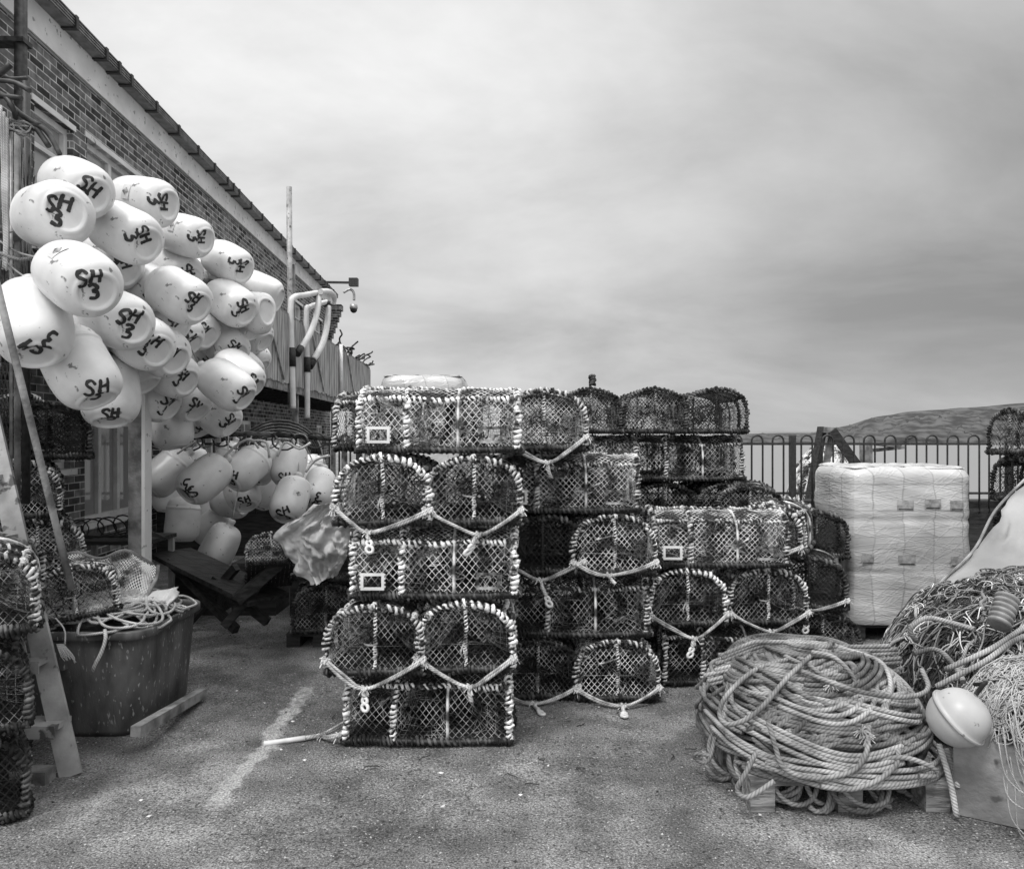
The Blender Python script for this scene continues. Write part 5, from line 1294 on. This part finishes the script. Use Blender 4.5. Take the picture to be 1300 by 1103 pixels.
# dark netting hung behind the poles
hn = MB(); netlines(hn, lambda u, v: P(-30 + 150 * u, 190 + 420 * v, 4.35) + nv(V((u, v, 0)), 3, 2) * .05, 0.48, 1, .035, .06, .0035, M['net_dark'])
tag(hn.build('hung_netting', M['net_dark']), 'dark netting hung behind the poles and the nearest floats', 'net')

# ================================================================ TABLE, BENCH under the deck
tb_ = thing('small_table', 'dark metal table with coiled wire on it under the big window', 'table', (-3.15, 6.0, 0))
m_ = MB(); m_.box(-.35, .35, -.25, .25, .70, .73); m_.build('table_top', M['wood_dark'], tb_)
for sx in (-.32, .32):
    for sy in (-.22, .22): m_ = MB(); m_.box(sx - .02, sx + .02, sy - .02, sy + .02, 0, .699); m_.build('leg', M['fence_board'], tb_)
wr = MB()
for k in range(6): wr.tube([V((-3.45 + k * .1 + .11 * math.cos(i * .4), 5.9 + .05 * math.sin(i * .4 + k), .78 + .09 * math.sin(i * .4) + .012 * k)) for i in range(17)], .006, 5, M['rubber'])
for k in range(3): wr.tube(catmull([V((-3.5, 5.8, .74 + .02 * k)), V((-3.2 + .05 * k, 5.78, .76)), V((-2.9, 5.8, .82 - .02 * k)), V((-2.7, 5.85, .74))], 5), .006, 5, M['rubber'])
tag(wr.build('wire_coil', M['rubber']), 'loops of black wire lying on the small dark table', 'wire')
bn = thing('wooden_bench', 'dark slanting wooden bench below the lower bunch of floats', 'bench', (-2.4, 5.75, 0))
oo = V((-2.4, 5.75, 0)); pa, pb_ = P(196, 706, 6.1) - oo, P(322, 768, 5.35) - oo
side_ = V((.18, .30, 0))
for k in range(4): m_ = MB(); q = side_ * (k * .27) + V((0, 0, .01)); m_.beam(pa + q, pb_ + q, .09, .035); m_.build('plank', M['wood_dark'], bn)
m_ = MB(); m_.beam(P(300, 762, 5.3) - oo, P(366, 706, 5.45) - oo, .05, .08); m_.build('brace', M['wood_dark'], bn)
for (a_, b_) in (((215, 712, 6.0), (300, 800, 5.6)), ((300, 720, 5.7), (240, 790, 5.9)), ((345, 725, 5.5), (285, 795, 5.5)), ((270, 735, 5.7), (340, 790, 5.6))):
    A_, B2 = P(*a_), P(*b_); B2.z = max(B2.z, .03) if B2.z > 0 else .03
    m_ = MB(); m_.beam(A_ - oo, B2 - oo, .05, .06); m_.build('leg', M['wood_dark'], bn)
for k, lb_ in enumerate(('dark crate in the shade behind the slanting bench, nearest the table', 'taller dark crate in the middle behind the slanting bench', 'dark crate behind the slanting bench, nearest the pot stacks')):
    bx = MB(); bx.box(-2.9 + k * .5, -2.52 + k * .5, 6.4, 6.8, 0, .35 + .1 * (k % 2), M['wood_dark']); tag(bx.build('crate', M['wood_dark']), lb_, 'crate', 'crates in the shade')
pallet('low pallet under the two pots behind the nearest stack', PX(366, 5.5), PX(450, 5.5), 5.45, 6.3, 0, .10, m='wood_dark')
pallet('pallet under the back row of pots', PX(712, 5.75), PX(950, 5.75), 5.7, 6.6, 0, .10, m='wood_dark')
# rail carrying the lower bunch
rl = MB(); rl.tube([V((-3.05, 6.15, 1.50)), V((-2.2, 6.3, 1.56)), V((-1.35, 6.35, 1.50))], .02, 8, M['rope_dark'])
for x_ in (-3.05, -1.4): rl.tube([V((x_, 6.25, 0)), V((x_, 6.25, 1.55))], .025, 8, M['rope_dark'])
tag(rl.build('float_rail', M['rope_dark']), 'dark rail and posts carrying the lower bunch of floats', 'rail')
hq = thing('rope_loops', 'rope loops and hoops along the rail above the lower floats', 'rope')
for k in range(11):
    x_ = PX(200 + k * 20, 6.3); s_ = rr_.uniform(.05, .11)
    h_ = MB(); h_.tube([V((x_ + s_ * math.cos(i * .5), 6.3 + .02 * i * .1, 1.50 + s_ * .8 * math.sin(i * .5))) for i in range(14)], .008, 6, M['mix_rope' if k % 2 else 'hose']); h_.build('hoop', M['hose'], hq)
for l in ([(285, 580, 5.9), (300, 566, 5.9), (318, 558, 5.9), (330, 572, 5.9)], [(318, 560, 5.8), (338, 562, 5.8), (342, 585, 5.8)], [(352, 580, 5.8), (362, 562, 5.8), (380, 570, 5.8), (395, 562, 5.8)], [(225, 576, 5.9), (240, 566, 5.9), (252, 560, 5.9)], [(388, 600, 5.6), (400, 585, 5.6), (420, 578, 5.5)]): h_ = MB(); pxpath(l, .010, M['thin_rope'], 6, h_); h_.build('loop', M['thin_rope'], hq)
ar = MB()
for k in range(6): ar.tube([P(355 + 0, 562, 7.6 + .05 * k) + V(((.42 - .015 * k) * math.cos(a), 0, -.12 + (.34 - .03 * k) * math.sin(a))) for a in [math.pi * i / 14 for i in range(15)]], .012, 6, M['hose'])
tag(ar.build('hose_arch', M['hose']), 'arched bundle of dark hoses behind the lower floats', 'hose')

# ================================================================ LIGHT
sun_el, sun_az = R(52), R(-38)   # azimuth from +Y towards +X ; behind-left
sun_dir = V((-.30, -.50, 1.0)).normalized()
s_ = bpy.data.lights.new('sun', 'SUN'); s_.energy = 1.5; s_.angle = R(14); s_.color = (1, .99, .98)
so = bpy.data.objects.new('sun', s_); COL.objects.link(so); so.rotation_euler = sun_dir.to_track_quat('Z', 'Y').to_euler()
w = bpy.data.worlds.new('World'); sc.world = w; w.use_nodes = True; N, L = w.node_tree.nodes, w.node_tree.links
bg = N['Background']; bg.inputs[1].default_value = .1
sky = N.new('ShaderNodeTexSky'); sky.sky_type = 'NISHITA'; sky.sun_disc = False
sky.sun_elevation = math.asin(sun_dir.z); sky.sun_rotation = math.atan2(sun_dir.x, sun_dir.y)
bw = N.new('ShaderNodeRGBToBW'); L.new(sky.outputs[0], bw.inputs[0])
tc = N.new('ShaderNodeTexCoord'); sp = N.new('ShaderNodeSeparateXYZ'); L.new(tc.outputs['Generated'], sp.inputs[0])
def mth(op, a, b=0.):
    x = N.new('ShaderNodeMath'); x.operation = op
    for i, q in enumerate((a, b)):
        if isinstance(q, (int, float)): x.inputs[i].default_value = q
        else: L.new(q, x.inputs[i])
    return x.outputs[0]
def mr(i, a, b_, c, d, smooth=False):
    r = N.new('ShaderNodeMapRange'); L.new(i, r.inputs[0])
    if smooth: r.interpolation_type = 'SMOOTHSTEP'
    for k, v in enumerate((a, b_, c, d)): r.inputs[k + 1].default_value = v
    return r.outputs[0]
X_, Y_, Z_ = sp.outputs
# cloud deck seen in perspective: direction divided by its height
zz = mth('ADD', mth('MAXIMUM', Z_, 0.), .34)
cv = N.new('ShaderNodeCombineXYZ'); L.new(mth('DIVIDE', X_, zz), cv.inputs[0]); L.new(mth('DIVIDE', Y_, zz), cv.inputs[1])
mp = N.new('ShaderNodeMapping'); mp.inputs['Scale'].default_value = (1.1, 1.5, 1); mp.inputs['Rotation'].default_value = (0, 0, R(14)); mp.inputs['Location'].default_value = (1.7, .4, 0); L.new(cv.outputs[0], mp.inputs[0])
cn = N.new('ShaderNodeTexNoise'); cn.inputs['Scale'].default_value = 1.1; cn.inputs['Detail'].default_value = 7; cn.inputs['Roughness'].default_value = .56; cn.inputs['Distortion'].default_value = .3
L.new(mp.outputs[0], cn.inputs[0])
streak = mr(cn.outputs[0], .32, .68, .70, 1.16)
# bright to the upper left, heavier to the right
g1 = mth('ADD', mth('MULTIPLY', X_, -.62), mth('MULTIPLY', Z_, .78))
base = mr(g1, -.44, .80, 2.35, 7.0, True)
hor = mr(Z_, 0., .16, .7, 0, True)
cl = mth('ADD', mth('MULTIPLY', base, streak), hor)
cl = mth('ADD', cl, mr(Z_, .52, .95, 0, 9, True))      # brighter overhead
cl = mth('ADD', cl, mr(mth('MULTIPLY', Y_, -1.), 0.05, .9, 0, 3.2, True))   # unseen sky brightened behind the camera to fill facing surfaces
tot = mth('ADD', mth('MULTIPLY', bw.outputs[0], .04), cl)
L.new(tot, bg.inputs[0])
sc.view_settings.view_transform = 'Standard'; sc.view_settings.look = 'None'; sc.view_settings.exposure = .50; sc.view_settings.gamma = 1
try: sc.cycles.use_denoising = True; sc.cycles.denoiser = 'OPENIMAGEDENOISE'; sc.cycles.denoising_input_passes = 'RGB_ALBEDO_NORMAL'; sc.cycles.denoising_prefilter = 'ACCURATE'
except Exception: pass
sc.cycles.use_adaptive_sampling = False; sc.cycles.max_bounces = 5; sc.cycles.diffuse_bounces = 2; sc.cycles.glossy_bounces = 2
